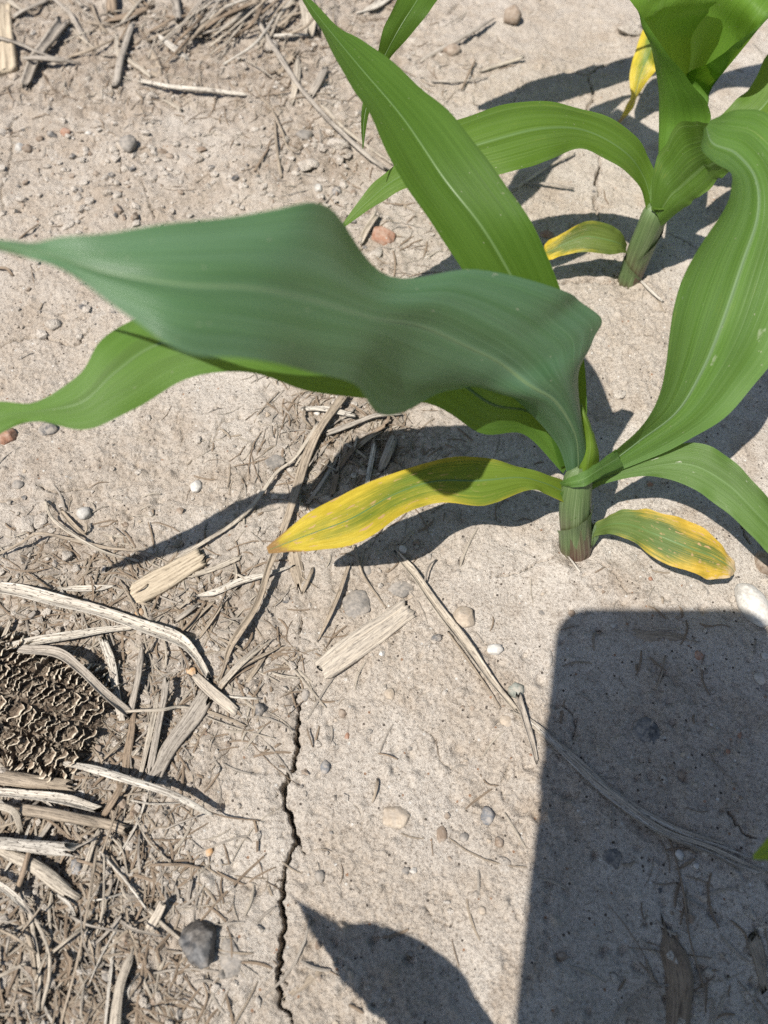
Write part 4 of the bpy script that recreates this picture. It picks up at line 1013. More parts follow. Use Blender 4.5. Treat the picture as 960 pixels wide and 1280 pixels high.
straw('pale flat husk standing right of the long twig', [(371, 73, 3), (370, 100, 3), (365, 128, 1)], 10, 'pale', 'flat', .2, cat='husk strip', taper=(.3, .6))
straw('grey chip right of the pale flat husk by the long twig', [(407, 86, 2), (400, 102, 3), (389, 121, 1)], 10, 'grey', 'flat', .3, cat='chip')
straw('wide pale stalk end at the top edge beside the green leaf', [(380, 2, 3), (386, 20, 3), (389, 42, 1)], 20, 'pale', 'flat', .3, cat='stalk', ridges=.4)
straw('brown chip left of the pale flat husk', [(370, 66, 1), (358, 78, 2), (346, 92, 1)], 12, 'tan', 'flat', .25, cat='chip')
straw('grey blade-shaped husk at the top edge right of the upright leaf tip', [(490, -6, 3), (472, 6, 3), (450, 15, 1)], 11, 'white', 'flat', .25, cat='husk strip', taper=(1, .3))
straw('curved rootlet hanging below the long pale straw', [(326, 122, 1), (340, 138, 3), (350, 160, 3), (358, 178, 1)], 4, 'tan', 'round', .7, cat='rootlet')
straw('straight rootlet below the long pale straw', [(344, 152, 2), (345, 175, 2), (348, 200, 1), (352, 222, .5)], 4, 'tan', 'round', .7, cat='rootlet')
straw('hooked rootlet right of the straight one on upper soil', [(352, 165, 1), (360, 184, 2), (370, 189, 2), (378, 182, .5)], 3, 'tan', 'round', .7, cat='rootlet')
straw('short dark twig left of the straight rootlet', [(336, 185, 1), (328, 197, 2), (318, 214, .5)], 3, 'brown', 'round', .7, cat='twig')
straw('grey stick lying on pale soil at the top, right of the leaves', [(616, 25, 3), (590, 40, 3), (560, 57, 2), (527, 76, 1)], 8, 'grey', 'round', .6, cat='stick', taper=(.5, 1))
straw('short grey stick right of the longer one on the pale upper soil', [(652, 72, 3), (630, 80, 2), (601, 90, 1)], 6, 'pale', 'round', .6, cat='stick')
straw('thin level twig below the two grey sticks', [(541, 102, 1), (575, 102, 2), (608, 97, 1)], 4, 'grey', 'round', .6, cat='twig')
straw('hair-thin twig crossing the thin level one', [(594, 76, 2), (586, 92, 3), (577, 112, 1)], 2.4, 'brown', 'round', .7, cat='twig')
straw('thin straw slanting under the second plant\'s left leaf', [(718, 192, 2), (690, 206, 2), (660, 226, 1), (636, 242, .5)], 5, 'pale', 'round', .6)
straw('dark-ended twig below the second plant\'s left leaf', [(655, 229, 1), (685, 230, 3), (716, 236, 2)], 4, 'grey', 'round', .7, cat='twig')
straw('broken stalk piece beside the terracotta stone', [(472, 270, 2), (462, 285, 3), (452, 304, 1)], 10, 'pale', 'channel', .5, cat='stalk piece')
straw('short dark twig left of the blue-green leaf on the upper left soil', [(48, 281, 1), (36, 289, 2), (25, 298, .5)], 3, 'brown', 'round', .7, cat='twig')
straw('curved dark twig by the left edge below the blue-green leaf', [(-5, 335, 1), (8, 336, 2), (16, 344, .5)], 4, 'brown', 'round', .7, cat='twig')
straw('small tan chip under the long pale straw at top', [(207, 125, 1), (216, 130, 1.5), (227, 138, .5)], 6, 'pale', 'flat', .3, cat='chip')
# loose straws: each named by its colour and its order from the left among those of its colour
r_t = np.random.default_rng(5)
ORD = 'first second third fourth fifth sixth seventh eighth ninth tenth eleventh twelfth'.split()
def loose(n, cols, where, group, gen):
    made = {}
    for i in range(n):
        path, w = gen(i)
        c = cols[i % len(cols)]
        o = straw('x', path, w, c, ['round', 'flat', 'channel'][i % 3], .5, group=group)
        made.setdefault(c, []).append((path[1][0], o))
    for c, l in made.items():
        for k, (_, o) in enumerate(sorted(l, key=lambda t: t[0])):
            o['label'] = f'{ORD[k]} from the left of the {c} thin straws {where}'
def g_top(i):
    x0 = r_t.uniform(255, 400); y0 = r_t.uniform(-14, 18)
    L = r_t.uniform(45, 95); an = math.radians(r_t.uniform(128, 152))
    x1 = x0 + L * math.cos(an); y1 = y0 + L * math.sin(an); bx = r_t.uniform(-6, 6)
    return [(x0, y0, r_t.uniform(1, 8)), ((x0 + x1) / 2 + bx, (y0 + y1) / 2 + bx, r_t.uniform(3, 9)), (x1, y1, r_t.uniform(.5, 4))], r_t.uniform(2.5, 6)
loose(36, ['pale', 'tan', 'grey', 'tan', 'white', 'brown'], 'tangled along the top edge', 'straws tangled along the top edge', g_top)
def g_tl(i):
    x0 = r_t.uniform(20, 300); y0 = r_t.uniform(-8, 80)
    L = r_t.uniform(25, 70); an = math.radians(r_t.uniform(-60, 240))
    x1 = x0 + L * math.cos(an); y1 = min(100, max(-10, y0 + L * math.sin(an))); bx = r_t.uniform(-6, 6)
    return [(x0, y0, .5), ((x0 + x1) / 2 + bx, (y0 + y1) / 2 - bx, r_t.uniform(1, 4)), (x1, y1, .5)], r_t.uniform(2.2, 5)
loose(30, ['tan', 'grey', 'brown', 'pale'], 'scattered over the soil at top left', 'straws scattered at top left', g_tl)
def g_pile(i):
    x0 = r_t.uniform(-10, 190); y0 = r_t.uniform(985, 1265)
    L = r_t.uniform(30, 95); an = math.radians(r_t.choice([100, 75, 110, 60, 20, 150]) + r_t.uniform(-18, 18))
    x1 = x0 + L * math.cos(an); y1 = y0 + L * math.sin(an); bx = r_t.uniform(-8, 8)
    return [(x0, y0, r_t.uniform(.5, 3)), ((x0 + x1) / 2 + bx, (y0 + y1) / 2 - bx * .5, r_t.uniform(1, 6)), (x1, y1, r_t.uniform(.3, 2))], r_t.uniform(2, 5)
loose(55, ['pale', 'tan', 'grey', 'brown', 'white'], 'in the pile at lower left', 'straws in the lower left pile', g_pile)
def g_cob(i):
    x0 = r_t.uniform(110, 300); y0 = r_t.uniform(700, 940)
    L = r_t.uniform(20, 60); an = math.radians(r_t.choice([120, 135, 75, 20]) + r_t.uniform(-15, 15))
    return [(x0, y0, .5), (x0 + L * .5 * math.cos(an) + 2, y0 + L * .5 * math.sin(an), r_t.uniform(1, 4)), (x0 + L * math.cos(an), y0 + L * math.sin(an), .4)], r_t.uniform(2, 4.2)
loose(28, ['pale', 'tan', 'grey', 'brown'], 'scattered right of the cob', 'straws scattered right of the cob', g_cob)
def g_mid(i):
    x0 = r_t.uniform(380, 490); y0 = r_t.uniform(500, 590)
    L = r_t.uniform(20, 55); an = math.radians(r_t.choice([120, 140, 100, 30]) + r_t.uniform(-15, 15))
    return [(x0, y0, .5), (x0 + L * .5 * math.cos(an) + 2, y0 + L * .5 * math.sin(an), r_t.uniform(1, 4)), (x0 + L * math.cos(an), y0 + L * math.sin(an), .4)], r_t.uniform(2, 4.2)
loose(22, ['pale', 'tan', 'grey', 'brown'], 'under the big leaf tip', 'straws under the big leaf tip', g_mid)

# ------------------------------------------------------------------ the rotten corn cob
def cob():
    pA = on(128, 918); pB = at(-150, 806, 0)
    ax = Vector((pB.x - pA.x, pB.y - pA.y, 0)); L = ax.length; ax.normalize()
    sd = Vector((ax.y, -ax.x, 0))
    if sd.y < 0: sd = -sd           # sd points away from the viewer
    rad = pxsize(pA, 66); hgt = rad * 0.50
    base = Vector((pA.x, pA.y, gh(pA.x, pA.y) - 0.003))
    root = empty('corn_cob', base)
    tag(root, 'dark rotten corn cob with empty kernel sockets at the left edge', 'corn cob')
    mc = NT('cob_pith')
    co = mc.coord('Object')
    n1 = mc.noise(co, 420, 5, 0.7)
    mc.link(mc.ramp(n1, [(0.3, (0.022, 0.015, 0.010)), (0.5, (0.085, 0.060, 0.040)), (0.68, (0.26, 0.205, 0.15))]), mc.p.inputs['Base Color'])
    mc.p.inputs['Roughness'].default_value = 0.95
    mc.link(mc.bump(n1, 1.0, 0.002), mc.p.inputs['Normal'])
    ml = NT('cob_glume')
    uv = ml.new('ShaderNodeUVMap').outputs[0]
    sp = ml.new('ShaderNodeSeparateXYZ'); ml.link(uv, sp.inputs[0])
    n2 = ml.noise(ml.coord('Object'), 700, 3, 0.6)
    e = ml.math('ADD', sp.outputs[1], ml.math('MULTIPLY', ml.math('SUBTRACT', n2, 0.5), 0.5))
    ml.link(ml.ramp(e, [(0.35, (0.085, 0.056, 0.036)), (0.8, (0.17, 0.125, 0.085)), (0.97, (0.50, 0.43, 0.33))]), ml.p.inputs['Base Color'])
    ml.p.inputs['Roughness'].default_value = 0.8
    # core: half-flattened body with furrows between the row pairs
    nl, na = 90, 60
    NROW = 6
    def furrow(th):                 # th 0..1 across
        k = th * NROW
        return abs((k % 1.0) - 0.5) * 2
    def surf(s, th):
        """s metres from the end, th 0..1 across (0 = near the viewer)"""
        endr = math.sqrt(max(0.0, 1 - max(0, 1 - s / (rad * 0.75)) ** 2.6))
        a = math.pi * (1 - th)
        x = -math.cos(a) * -1
        c = math.cos(math.pi * th)   # +1 .. -1
        y = -c * rad * (0.25 + 0.75 * endr)
        z = math.sin(math.pi * th) ** 0.75 * hgt * endr
        return y, z
    verts = []
    for i in range(nl):
        s = L * (i / (nl - 1)) ** 1.2
        for j in range(na):
            th = j / (na - 1)
            y, z = surf(s, th)
            f = furrow(th)
            n = float(vnoise(np.array(s * 700), np.array(th * 30), 3)) * 0.0012
            z2 = z - 0.0030 * f ** 3 * (1.0 if int(th * NROW + 0.5) % 2 == 0 else 0.45) + n
            verts.append(ax * s + sd * y + Vector((0, 0, z2)))
    faces = [(i * na + j, (i + 1) * na + j, (i + 1) * na + j + 1, i * na + j + 1) for i in range(nl - 1) for j in range(na - 1)]
    faces.append(tuple(range(na)))
    mesh_obj('pith', verts, faces, mc.m, root, True)
    # cupule lips: thin wavy scales standing across each row
    meshes = []
    cw = rad * 2 / NROW * 1.05
    for v_ in range(10):
        r = np.random.default_rng(v_)
        nx, nz = 15, 5
        vv = []; uu = []
        hh = 0.0036 * r.uniform(0.8, 1.2)
        p0 = r.uniform(-1.2, 1.2)
        for side in (0, 1):
            for b in range(nz):
                t = b / (nz - 1)
                for a in range(nx):
                    q = a / (nx - 1) * 2 - 1
                    wave = 0.0009 * math.sin(q * 2.5 + p0) + 0.0003 * math.sin(q * 6.0 + p0 * 4)
                    x = wave * (0.4 + t) + 0.0014 * t * t + (0.00028 if side else 0)
                    z = hh * t * (1 - 0.35 * abs(q) ** 3) * (1 + 0.14 * math.sin(q * 9 + p0 * 5) + 0.12 * math.sin(q * 17 + p0 * 7)) - 0.0006
                    vv.append((x, q * cw * 0.5 * (1 - 0.12 * t), z)); uu.append((a / (nx - 1), t))
        ff = []
        for side in (0, 1):
            o_ = side * nx * nz
            for b in range(nz - 1):
                for a in range(nx - 1):
                    q4 = (o_ + b * nx + a, o_ + b * nx + a + 1, o_ + (b + 1) * nx + a + 1, o_ + (b + 1) * nx + a)
                    ff.append(q4 if side == 0 else q4[::-1])
        o_ = nx * nz
        for a in range(nx - 1):
            k_ = (nz - 1) * nx + a
            ff.append((k_, k_ + 1, o_ + k_ + 1, o_ + k_))
        tmp = mesh_obj('glume', vv, ff, ml.m, None, True, uu)
        meshes.append(tmp.data)
        bpy.data.objects.remove(tmp)
    r = np.random.default_rng(77)
    pitch = pxsize(pA, 11)
    vis = on(-45, 860)
    for row in range(NROW):
        for half in (0,):
            th = (row + 0.5) / NROW + 0.0
            s = 0.003 + 0.5 * (row % 2) * pitch
            while s < L * 0.74:
                y, z = surf(s, th); y2, z2 = surf(s, th + 0.03)
                o = bpy.data.objects.new('glume', meshes[r.integers(10)])
                COL.objects.link(o); o.parent = root
                tl = Vector((0, y2 - y, z2 - z)); slope = math.atan2(tl.z, tl.y) if tl.length > 1e-9 else 0
                nrm = sd * -math.sin(slope) + Vector((0, 0, math.cos(slope)))
                yv = (sd * math.cos(slope) + Vector((0, 0, math.sin(slope))))
                mrot = Matrix((ax, yv, ax.cross(yv))).transposed()
                if ax.cross(yv).dot(nrm) < 0:
                    mrot = Matrix((-ax, yv, (-ax).cross(yv))).transposed()
                rot = mrot.to_4x4() @ Matrix.Rotation(r.uniform(-.2, .2), 4, 'Z') @ Matrix.Rotation(r.uniform(-.45, .25), 4, 'Y')
                scl = Matrix.Diagonal((r.uniform(.8, 1.3), 1.22 * r.uniform(.85, 1.12), r.uniform(.75, 1.25), 1))
                o.matrix_local = Matrix.Translation(ax * s + sd * y + Vector((0, 0, z * (1 - 0.02)))) @ rot @ scl
                s += pitch * r.uniform(.75, 1.2) * (1 if r.random() < .93 else 1.8)
    # chaff caught in the sockets
    vv = []; ff = []
    for k in range(2200):
        s = r.uniform(0, L * .75); th = r.uniform(.04, .96)
        y, z = surf(s, th)
        c = ax * s + sd * y + Vector((0, 0, z + r.uniform(-.0002, .0012)))
        d1 = Vector(r.normal(size=3)).normalized() * r.uniform(.0005, .0016); d2 = Vector(r.normal(size=3)).normalized() * r.uniform(.0003, .0009)
        d3 = d1.cross(d2).normalized() * 0.00025
        b0 = len(vv)
        vv += [c - d1 - d2, c + d1 - d2 * .6, c + d1 * .8 + d2, c - d1 * .7 + d2, c + d3]
        ff += [(b0, b0 + 1, b0 + 4), (b0 + 1, b0 + 2, b0 + 4), (b0 + 2, b0 + 3, b0 + 4), (b0 + 3, b0, b0 + 4)]
    ch = mesh_obj('chaff', vv, ff, M_STRAW['tan'], root, False, [(x % 7 / 7, x % 5 / 5) for x in range(len(vv))])
    ch['kind'] = 'stuff'
cob()

# ------------------------------------------------------------------ stones and clods
def stone(label, px, py, dx, dy, mat, h=0.55, rot=0.0, rough=0.14, sink=0.35, cat='stone', seed=0, facet=0.0, group=None):
    """dx, dy: size in photo pixels"""
    bm = bmesh.new()
    bmesh.ops.create_icosphere(bm, subdivisions=4 if max(dx, dy) > 26 else 3, radius=1.0)
    r = np.random.default_rng(int(px * 7 + py * 13 + seed))
    off = r.uniform(0, 50, 3)
    planes = [Vector(r.normal(size=3)).normalized() for _ in range(14)]
    for v in bm.verts:
        n = v.co.normalized()
        k = 1 + rough * (2 * float(vnoise(np.array(n.x * 1.6 + off[0] + n.z), np.array(n.y * 1.6 + off[1] - n.z), 5)) + float(vnoise(np.array(n.x * 4 + off[2] + 2 * n.z), np.array(n.y * 4 - n.z * 2), 6)))
        if dx > 40: k += 0.16 * float(vnoise(np.array(n.x * 9 + off[1] + 5 * n.z), np.array(n.y * 9 + off[0] - 4 * n.z), 8)) + 0.10 * float(vnoise(np.array(n.x * 20 + 9 * n.z), np.array(n.y * 20 - 9 * n.z), 9))
        q = n * k
        for pl in planes:
            dd = q.dot(pl) - (1 - facet)
            if facet > 0 and dd > 0: q = q - pl * dd * 0.85
        v.co = q
    c = on(px, py)
    sx = pxsize(c, dx) / 2; sy = pxsize(c, dy) / 2 / 0.86
    sz = h * min(sx, sy) if h < 1 else h * min(sx, sy)
    me = bpy.data.meshes.new('stone')
    bm.transform(Matrix.Diagonal((sx, sy, sz, 1)))
    for f in bm.faces: f.smooth = facet == 0 or True
    bm.to_mesh(me); bm.free()
    me.materials.append(M_STONE[mat])
    o = bpy.data.objects.new('soil_clod' if cat == 'clod' else 'stone', me)
    COL.objects.link(o)
    o.location = (c.x, c.y, c.z + sz * (1 - 2 * sink))
    o.rotation_euler = (0, 0, R(rot))
    tag(o, label, cat, group)
    return o
ST = [
    ('large smooth white pebble at the right edge, half in shadow', 940, 757, 36, 54, 'quartz', .8, 18, .06, .25),
    ('brown wedge-shaped stone at right edge above the white pebble', 958, 706, 34, 30, 'brown', .8, -30, .15, .3),
    ('rounded brown pebble right of the long split stalk', 580, 773, 32, 26, 'tan', .7, 20, .06, .3),
    ('round flat grey stone left of the ribbed strip', 447, 754, 38, 36, 'grey', .4, 0, .12, .35),
    ('flat grey stone flush with the soil above the ribbed strip', 501, 736, 34, 20, 'grey', .25, 0, .12, .4),
    ('small translucent whitish pebble in the sun right of the split stalk', 618, 812, 22, 14, 'quartz', .7, 10, .08, .3),
    ('greenish grey pebble at the head of the narrow brown stalk', 646, 863, 22, 18, 'green', .8, 0, .16, .3),
    ('small streaked tan pebble below the ribbed strip', 487, 867, 15, 14, 'tan', .6, 30, .12, .4),
    ('large charcoal-black slag stone at the bottom left of the crack', 251, 1180, 52, 60, 'black', .75, 15, .22, .3),
    ('flat grey stone lying beside the charcoal slag', 288, 1198, 30, 42, 'grey', .22, 20, .15, .42),
    ('tan angular pebble in the sun right of the crack', 495, 1022, 38, 26, 'tan', .5, -10, .14, .4),
    ('speckled dark grey pebble right of the tan angular one', 609, 1020, 20, 20, 'blue', .7, 0, .18, .3),
    ('tan pebble below right of the tan angular one', 552, 1043, 15, 20, 'brown', .5, 0, .14, .4),
    ('small grey pebble left of the tiny brown one, sunlit', 580, 1047, 14, 10, 'grey', .7, 0, .14, .35),
    ('small brown pebble nearest the phone shadow edge', 624, 1053, 14, 11, 'brown', .7, 0, .14, .35),
    ('grey angular pebble right of the crack', 400, 1095, 15, 14, 'grey', .7, 20, .16, .3),
    ('thin flat pale clod near the phone shadow edge', 630, 1083, 18, 20, 'clod', .35, 0, .16, .4),
    ('tiny dark pebble above the leaf shadow at the bottom', 507, 1088, 11, 9, 'dark', .7, 0, .14, .35),
    ('tiny yellowish pebble near the phone shadow, bottom', 603, 1138, 11, 10, 'tan', .8, 0, .12, .3),
    ('terracotta stone by the tip of the second plant\'s leaf', 478, 297, 33, 26, 'red', .65, 10, .16, .3),
    ('reddish brown stone at the left edge under the leaf', 8, 546, 32, 26, 'red', .75, 0, .18, .3),
    ('dark stone right of the reddish one at the left edge', 60, 538, 24, 18, 'dark', .7, -10, .2, .3),
    ('round whitish stone left of the leaf shadow tip', 106, 643, 19, 17, 'quartz', .85, 0, .10, .25),
    ('small white pebble alone on the soil under the left leaf', 246, 609, 15, 17, 'quartz', .7, 0, .12, .3),
    ('flat grey pebble at left edge below the reddish stone', 23, 605, 17, 15, 'grey', .4, 0, .1, .4),
    ('small orange pebble below the tan wooden chunk', 175, 766, 13, 11, 'orange', .7, 0, .12, .3),
    ('orange scrap of stone at the ribbed stalk piece', 239, 840, 14, 12, 'orange', .6, 0, .25, .25),
    ('round brown ball-like stone on the upper soil', 640, 25, 25, 26, 'brown', .95, 0, .10, .15),
    ('grey-brown stone below the grey stick at the top', 565, 65, 26, 20, 'brown', .7, 0, .12, .3),
    ('grey stone with pale top on the upper left soil', 162, 182, 22, 22, 'grey', .85, 20, .25, .25),
    ('white pebble of the pair on the upper left soil', 25, 186, 13, 12, 'quartz', .8, 0, .1, .3),
    ('brown pebble of the pair on the upper left soil', 35, 187, 14, 13, 'brown', .85, 0, .15, .3),
    ('pinkish pebble on the upper left soil', 82, 166, 15, 12, 'red', .7, 0, .12, .3),
    ('tiny dark brown pebble left of the pinkish one', 50, 174, 10, 8, 'brown', .7, 0, .12, .3),
    ('tan pebble beside the split twin-ribbed stem', 17, 96, 13, 12, 'tan', .6, 0, .1, .35),
    ('tiny white chip near the split twin-ribbed stem', 41, 42, 8, 7, 'quartz', .7, 0, .1, .3),
    ('tiny white chip below the pinkish pebble row', 110, 167, 8, 6, 'quartz', .7, 0, .1, .3),
    ('dark grey stone right of the hooked rootlet', 381, 170, 22, 16, 'grey', .7, -20, .18, .3),
    ('small white pebble left of a dark blue one, upper soil', 398, 236, 12, 12, 'quartz', .8, 0, .1, .3),
    ('small dark blue pebble right of the white one, upper soil', 421, 240, 13, 14, 'blue', .8, 0, .1, .3),
    ('tiny brown pebble right of the dark blue one', 442, 241, 9, 9, 'brown', .7, 0, .1, .3),
    ('tiny orange pebble right of the stalk pile', 262, 1065, 11, 11, 'orange', .7, 0, .12, .3),
    ('dark blue-grey stone among straws at lower left', 96, 1083, 15, 20, 'blue', .6, 0, .2, .3),
    ('grey stone scrap at the end of the smooth tan stalk', 187, 1059, 20, 12, 'grey', .4, 0, .15, .35),
    ('dark round pebble below the frayed husk', 325, 887, 15, 14, 'dark', .8, 0, .12, .3),
    ('dark slaty pebble right of the crack top', 407, 959, 14, 16, 'blue', .5, 0, .2, .35),
    ('purplish small pebble right of the crack top', 428, 892, 11, 11, 'brown', .8, 0, .1, .3),
    ('brown pebble stuck in the soil left of the crack top', 382, 868, 12, 14, 'grey', .6, 0, .14, .35),
    ('glassy white pebble at the right edge in the phone shadow', 950, 848, 14, 15, 'quartz', .7, 0, .14, .3),
    ('tiny white chip above the glassy pebble at the right edge', 956, 820, 9, 10, 'quartz', .7, 0, .14, .3),
    ('flat dark slate-coloured stone in the middle of the phone shadow', 808, 914, 40, 32, 'dark', .22, 10, .2, .42),
    ('reddish pebble near the flattened stalk in the phone shadow', 873, 819, 14, 11, 'red', .5, 0, .1, .4),
    ('white pebble under the fibre bundle in the shadow', 849, 1068, 13, 12, 'quartz', .6, 0, .1, .35),
    ('tiny pale blue chip right of the white pebble under the bundle', 870, 1082, 8, 7, 'quartz', .7, 0, .1, .3),
    ('dark flat stone left below the fibre bundle in shadow', 766, 1072, 26, 20, 'dark', .25, -30, .2, .4),
    ('tiny brown pebble just above the phone shadow corner', 714, 767, 9, 8, 'brown', .8, 0, .1, .3),
    ('pale stone half in the phone shadow at its left edge', 684, 822, 16, 24, 'clod', .35, 0, .1, .4),
    ('white cubic pebble at the upper end of the split stalk', 503, 688, 12, 11, 'quartz', .9, 20, .1, .2),
    ('grey pebble left of the flat flush stone', 459, 712, 14, 14, 'grey', .5, 0, .1, .4),
    ('dark grit pebble cluster stone between ribbed strip and split stalk', 546, 797, 14, 8, 'dark', .6, 10, .25, .3),
    ('pinkish brown flat stone by the second plant\'s bottom leaf', 684, 293, 22, 12, 'red', .3, 0, .1, .4),
    ('pale blunt pebble near the foot of the split stalk', 633, 902, 16, 14, 'tan', .4, 0, .12, .4),
    ('grey pebble in the litter under the big leaf tip', 345, 577, 26, 20, 'grey', .45, 0, .15, .35),
    ('white chip below the white straw bit', 396, 517, 9, 8, 'quartz', .7, 0, .12, .25),
]
for s in ST:
    stone(s[0], *s[1:6], s[6], s[7], s[8] * 1.25 if s[5] != 'quartz' or s[3] < 30 else s[8], min(.48, s[9] + .12), facet=0.06 if s[3] > 30 and s[5] == 'quartz' else 0.34 if s[5] == 'black' else 0.21)
CL = [
    ('dark brown clod at the top right behind the yellow hanging leaf', 790, 38, 44, 26, .8), ('soil clod hanging over its shadow near the long twig', 423, 183, 20, 26, .9),
    ('grey-brown clod left of the hanging one on upper soil', 388, 206, 28, 18, .6), ('dark clod below the blue-green leaf tip on the left soil', 68, 407, 24, 16, .9),
    ('clod in the crumbled soil left of the arching straw', 32, 655, 28, 22, .6), ('clod right above the arching straw at left', 50, 652, 30, 20, .5),
    ('small clod on the upper left soil near the middle', 157, 211, 12, 9, .8), ('twin small clods on the upper left soil, left one', 178, 218, 10, 9, .8),
    ('twin small clods on the upper left soil, right one', 192, 225, 12, 11, .8), ('crumb clod on the upper left soil, lower left', 98, 249, 14, 12, .8),
    ('crumb clod right of the lower left one', 112, 253, 14, 12, .7), ('clod near the top of the short crack on the left soil', 147, 245, 16, 12, .7),
    ('low clod just above the blue-green leaf', 86, 282, 20, 12, .6), ('clod under the loose tangle near the long twig', 340, 60, 22, 16, .7),
    ('soil lump left of the terracotta stone', 470, 318, 24, 16, .6), ('brown crumb lump below the arching straw', 85, 695, 16, 14, .8),
    ('crumb lump right of the brown one below the arching straw', 95, 712, 14, 12, .7), ('clod on the bare soil under the left leaf', 185, 523, 10, 9, .8),
    ('small twin clod on the soil under the left leaf', 248, 550, 10, 10, .7), ('shallow clod at the top right of the bare centre soil', 775, 493, 20, 16, .4),
]
for lb, x, y, dx, dy, h in CL:
    stone(lb, x, y, dx, dy, 'clod', h, (x * 7) % 90, .45, .38, cat='clod', facet=.3)

# ------------------------------------------------------------------ uncountable: grit, crumbs, litter
def scatter_grit(name, label, n, mats, smin, smax, power, dens):
    r = np.random.default_rng(99 + n)
    bm = bmesh.new(); bmesh.ops.create_icosphere(bm, subdivisions=1, radius=1)
    base = np.array([v.co[:] for v in bm.verts]); fc = [tuple(v.index for v in f.verts) for f in bm.faces]; bm.free()
    vv = []; ff = []; mi = []
    k = 0
    while k < n:
        px, py = r.uniform(-150, 1110), r.uniform(-120, 1330)
        if r.random() > dens(px, py): continue
        c = on(px, py)
        s = (smin + (smax - smin) * r.random() ** power)
        q = base * (1 + r.uniform(-.42, .42, (len(base), 1))) * np.array([1, r.uniform(.6, 1), r.uniform(.45, .8)]) * s
        a = r.uniform(0, 6.28); ca, sa = math.cos(a), math.sin(a)
        q = q @ np.array([[ca, sa, 0], [-sa, ca, 0], [0, 0, 1]])
        b0 = len(vv)
        vv += [(c.x + p[0], c.y + p[1], c.z + p[2] + s * .2) for p in q]
        ff += [tuple(b0 + i for i in f) for f in fc]
        m = int(r.choice(len(mats), p=[w for _, w in mats]))
        mi += [m] * len(fc); k += 1
    o = mesh_obj(name, vv, ff, None, None, False)
    for m, _ in mats: o.data.materials.append(M_STONE[m])
    o.data.polygons.foreach_set('material_index', mi)
    tag(o, label, None, None, 'stuff')
def res_at(px, py):
    c = at(px, py); v = 0
    for (a, b), r, k in RESIDUE:
        q = at(a, b)
        v = max(v, k * math.exp(-((c.x - q.x) ** 2 + (c.y - q.y) ** 2) / r / r * 1.2))
    return v
scatter_grit('grit', 'tiny stones and grit strewn over the soil', 1500, [('clod', .50), ('brown', .16), ('grey', .14), ('dark', .07), ('tan', .08), ('quartz', .03), ('red', .02)], .0003, .0017, 3.0, lambda x, y: .8)
scatter_grit('soil_crumbs', 'crumbs of dry soil under the crop residue', 5000, [('clod', .93), ('brown', .06), ('grey', .01)], .0003, .0022, 3.4, lambda x, y: res_at(x, y) ** 1.3)

def upper_left(x, y):
    return 0.95 * math.exp(-((x - 150) / 170) ** 2 - ((y - 215) / 70) ** 2) + 0.6 * math.exp(-((x - 420) / 60) ** 2 - ((y - 210) / 60) ** 2) + 0.4 * math.exp(-((x - 60) / 90) ** 2 - ((y - 390) / 50) ** 2)
scatter_grit('soil_crumbs', 'dark crumbs and broken clods on the upper left soil', 520, [('clod', .80), ('brown', .14), ('dark', .06)], .0006, .0034, 2.2, upper_left)

def litter():
    r = np.random.default_rng(4)
    names = ['tan', 'brown', 'grey', 'brown', 'pale']
    vv = []; ff = []; mi = []; uu = []
    k = 0
    while k < 6500:
        px, py = r.uniform(-120, 1080), r.uniform(-100, 1320)
        if r.random() > max(.008, res_at(px, py) ** 1.6): continue
        c = on(px, py)
        L = r.uniform(.002, .013) * (1 if r.random() < .80 else 2.4); w = r.uniform(.00012, .00055)
        a = r.uniform(0, 6.28); bend = r.uniform(-.5, .5)
        n = 5; b0 = len(vv)
        for i in range(n):
            s = i / (n - 1) - .5
            x = c.x + L * s * math.cos(a + bend * s); y = c.y + L * s * math.sin(a + bend * s)
            z = max(gh(x, y), c.z - .0005) + w * .6 + .0012 * (0.25 - s * s) * r.uniform(0, 2)
            nx, ny = -math.sin(a), math.cos(a)
            tp = 1 - 1.2 * abs(s) ** 2
            vv += [(x + nx * w * tp, y + ny * w * tp, z), (x, y, z + w * .7), (x - nx * w * tp, y - ny * w * tp, z)]
            uu += [(i * .1 + k, 0), (i * .1 + k, .15), (i * .1 + k, .3)]
        for i in range(n - 1):
            q = b0 + i * 3
            ff += [(q, q + 1, q + 4, q + 3), (q + 1, q + 2, q + 5, q + 4)]
            m = k % 5; mi += [m, m]
        k += 1
    o = mesh_obj('straw_litter', vv, ff, None, None, True, uu)
    for nm in names: o.data.materials.append(M_STRAW[nm])
    o.data.polygons.foreach_set('material_index', mi)
    tag(o, 'fine broken straw fibres littering the soil', None, None, 'stuff')
litter()

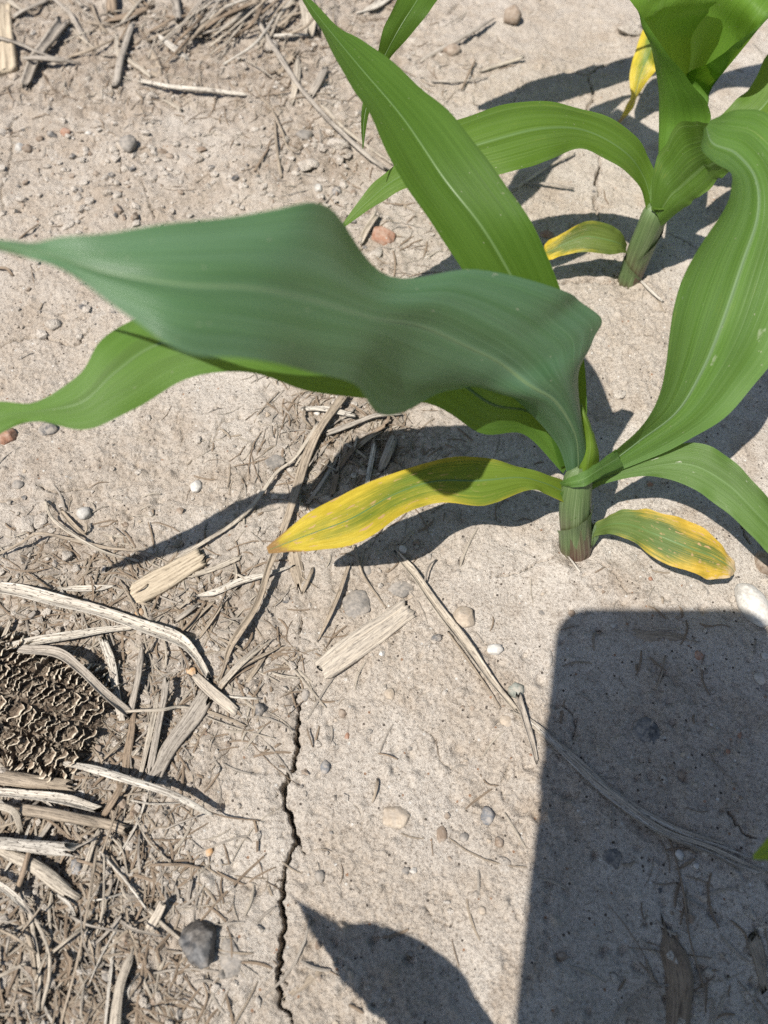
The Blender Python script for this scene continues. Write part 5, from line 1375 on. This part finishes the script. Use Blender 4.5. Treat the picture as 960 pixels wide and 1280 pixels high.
# ------------------------------------------------------------------ the phone that took the picture (above the frame)
def phone():
    fwd = Vector((0, CD, -SD)); up = Vector((0, SD, CD)); rt = Vector((1, 0, 0))
    x0, x1, b0, b1 = -0.0663, 0.0200, -0.150, 0.0150
    org = Vector((0, 0, CAM_H)) - fwd * 0.0015
    root = empty('smartphone', org)
    tag(root, 'smartphone held above the soil, seen only by its rounded shadow', 'phone')
    black = plain_material('phone_case', (0.02, 0.02, 0.022), 0.6)
    glass = plain_material('phone_glass', (0.012, 0.012, 0.014), 0.08)
    metal = plain_material('phone_metal', (0.30, 0.30, 0.31), 0.3, 1.0)
    def slab(name, xa, xb, ya, yb, za, zb, rad, mat):
        pts = []
        for cx, cy, a0 in ((xb - rad, yb - rad, 0), (xa + rad, yb - rad, 90), (xa + rad, ya + rad, 180), (xb - rad, ya + rad, 270)):
            for k in range(9):
                a = R(a0 + 90 * k / 8)
                pts.append((cx + rad * math.cos(a), cy + rad * math.sin(a)))
        n = len(pts); vv = []; e = min(abs(zb - za) * .25, .0015)
        cx, cy = (xa + xb) / 2, (ya + yb) / 2
        for z, ins in ((za, e), (za + e, 0), (zb - e, 0), (zb, e)):
            for x, y in pts:
                dx, dy = x - cx, y - cy
                x_ = x - math.copysign(min(ins, abs(dx)), dx); y_ = y - math.copysign(min(ins, abs(dy)), dy)
                vv.append(rt * x_ + up * y_ - fwd * z)
        ff = [(r_ * n + i, r_ * n + (i + 1) % n, (r_ + 1) * n + (i + 1) % n, (r_ + 1) * n + i) for r_ in range(3) for i in range(n)]
        ff += [tuple(range(n))[::-1], tuple(3 * n + i for i in range(n))]
        return mesh_obj(name, vv, ff, mat, root, False)
    slab('case', x0, x1, b0, b1, 0, 0.009, 0.0125, black)
    slab('screen', x0 + .003, x1 - .003, b0 + .003, b1 - .003, 0.0092, 0.0098, 0.010, glass)
    slab('button', x1 + .0002, x1 + .0016, b0 + .100, b0 + .116, .003, .006, .0006, metal)
    slab('button', x0 - .0016, x0 - .0002, b0 + .112, b0 + .122, .003, .006, .0006, metal)
    slab('button', x0 - .0016, x0 - .0002, b0 + .096, b0 + .106, .003, .006, .0006, metal)
phone()
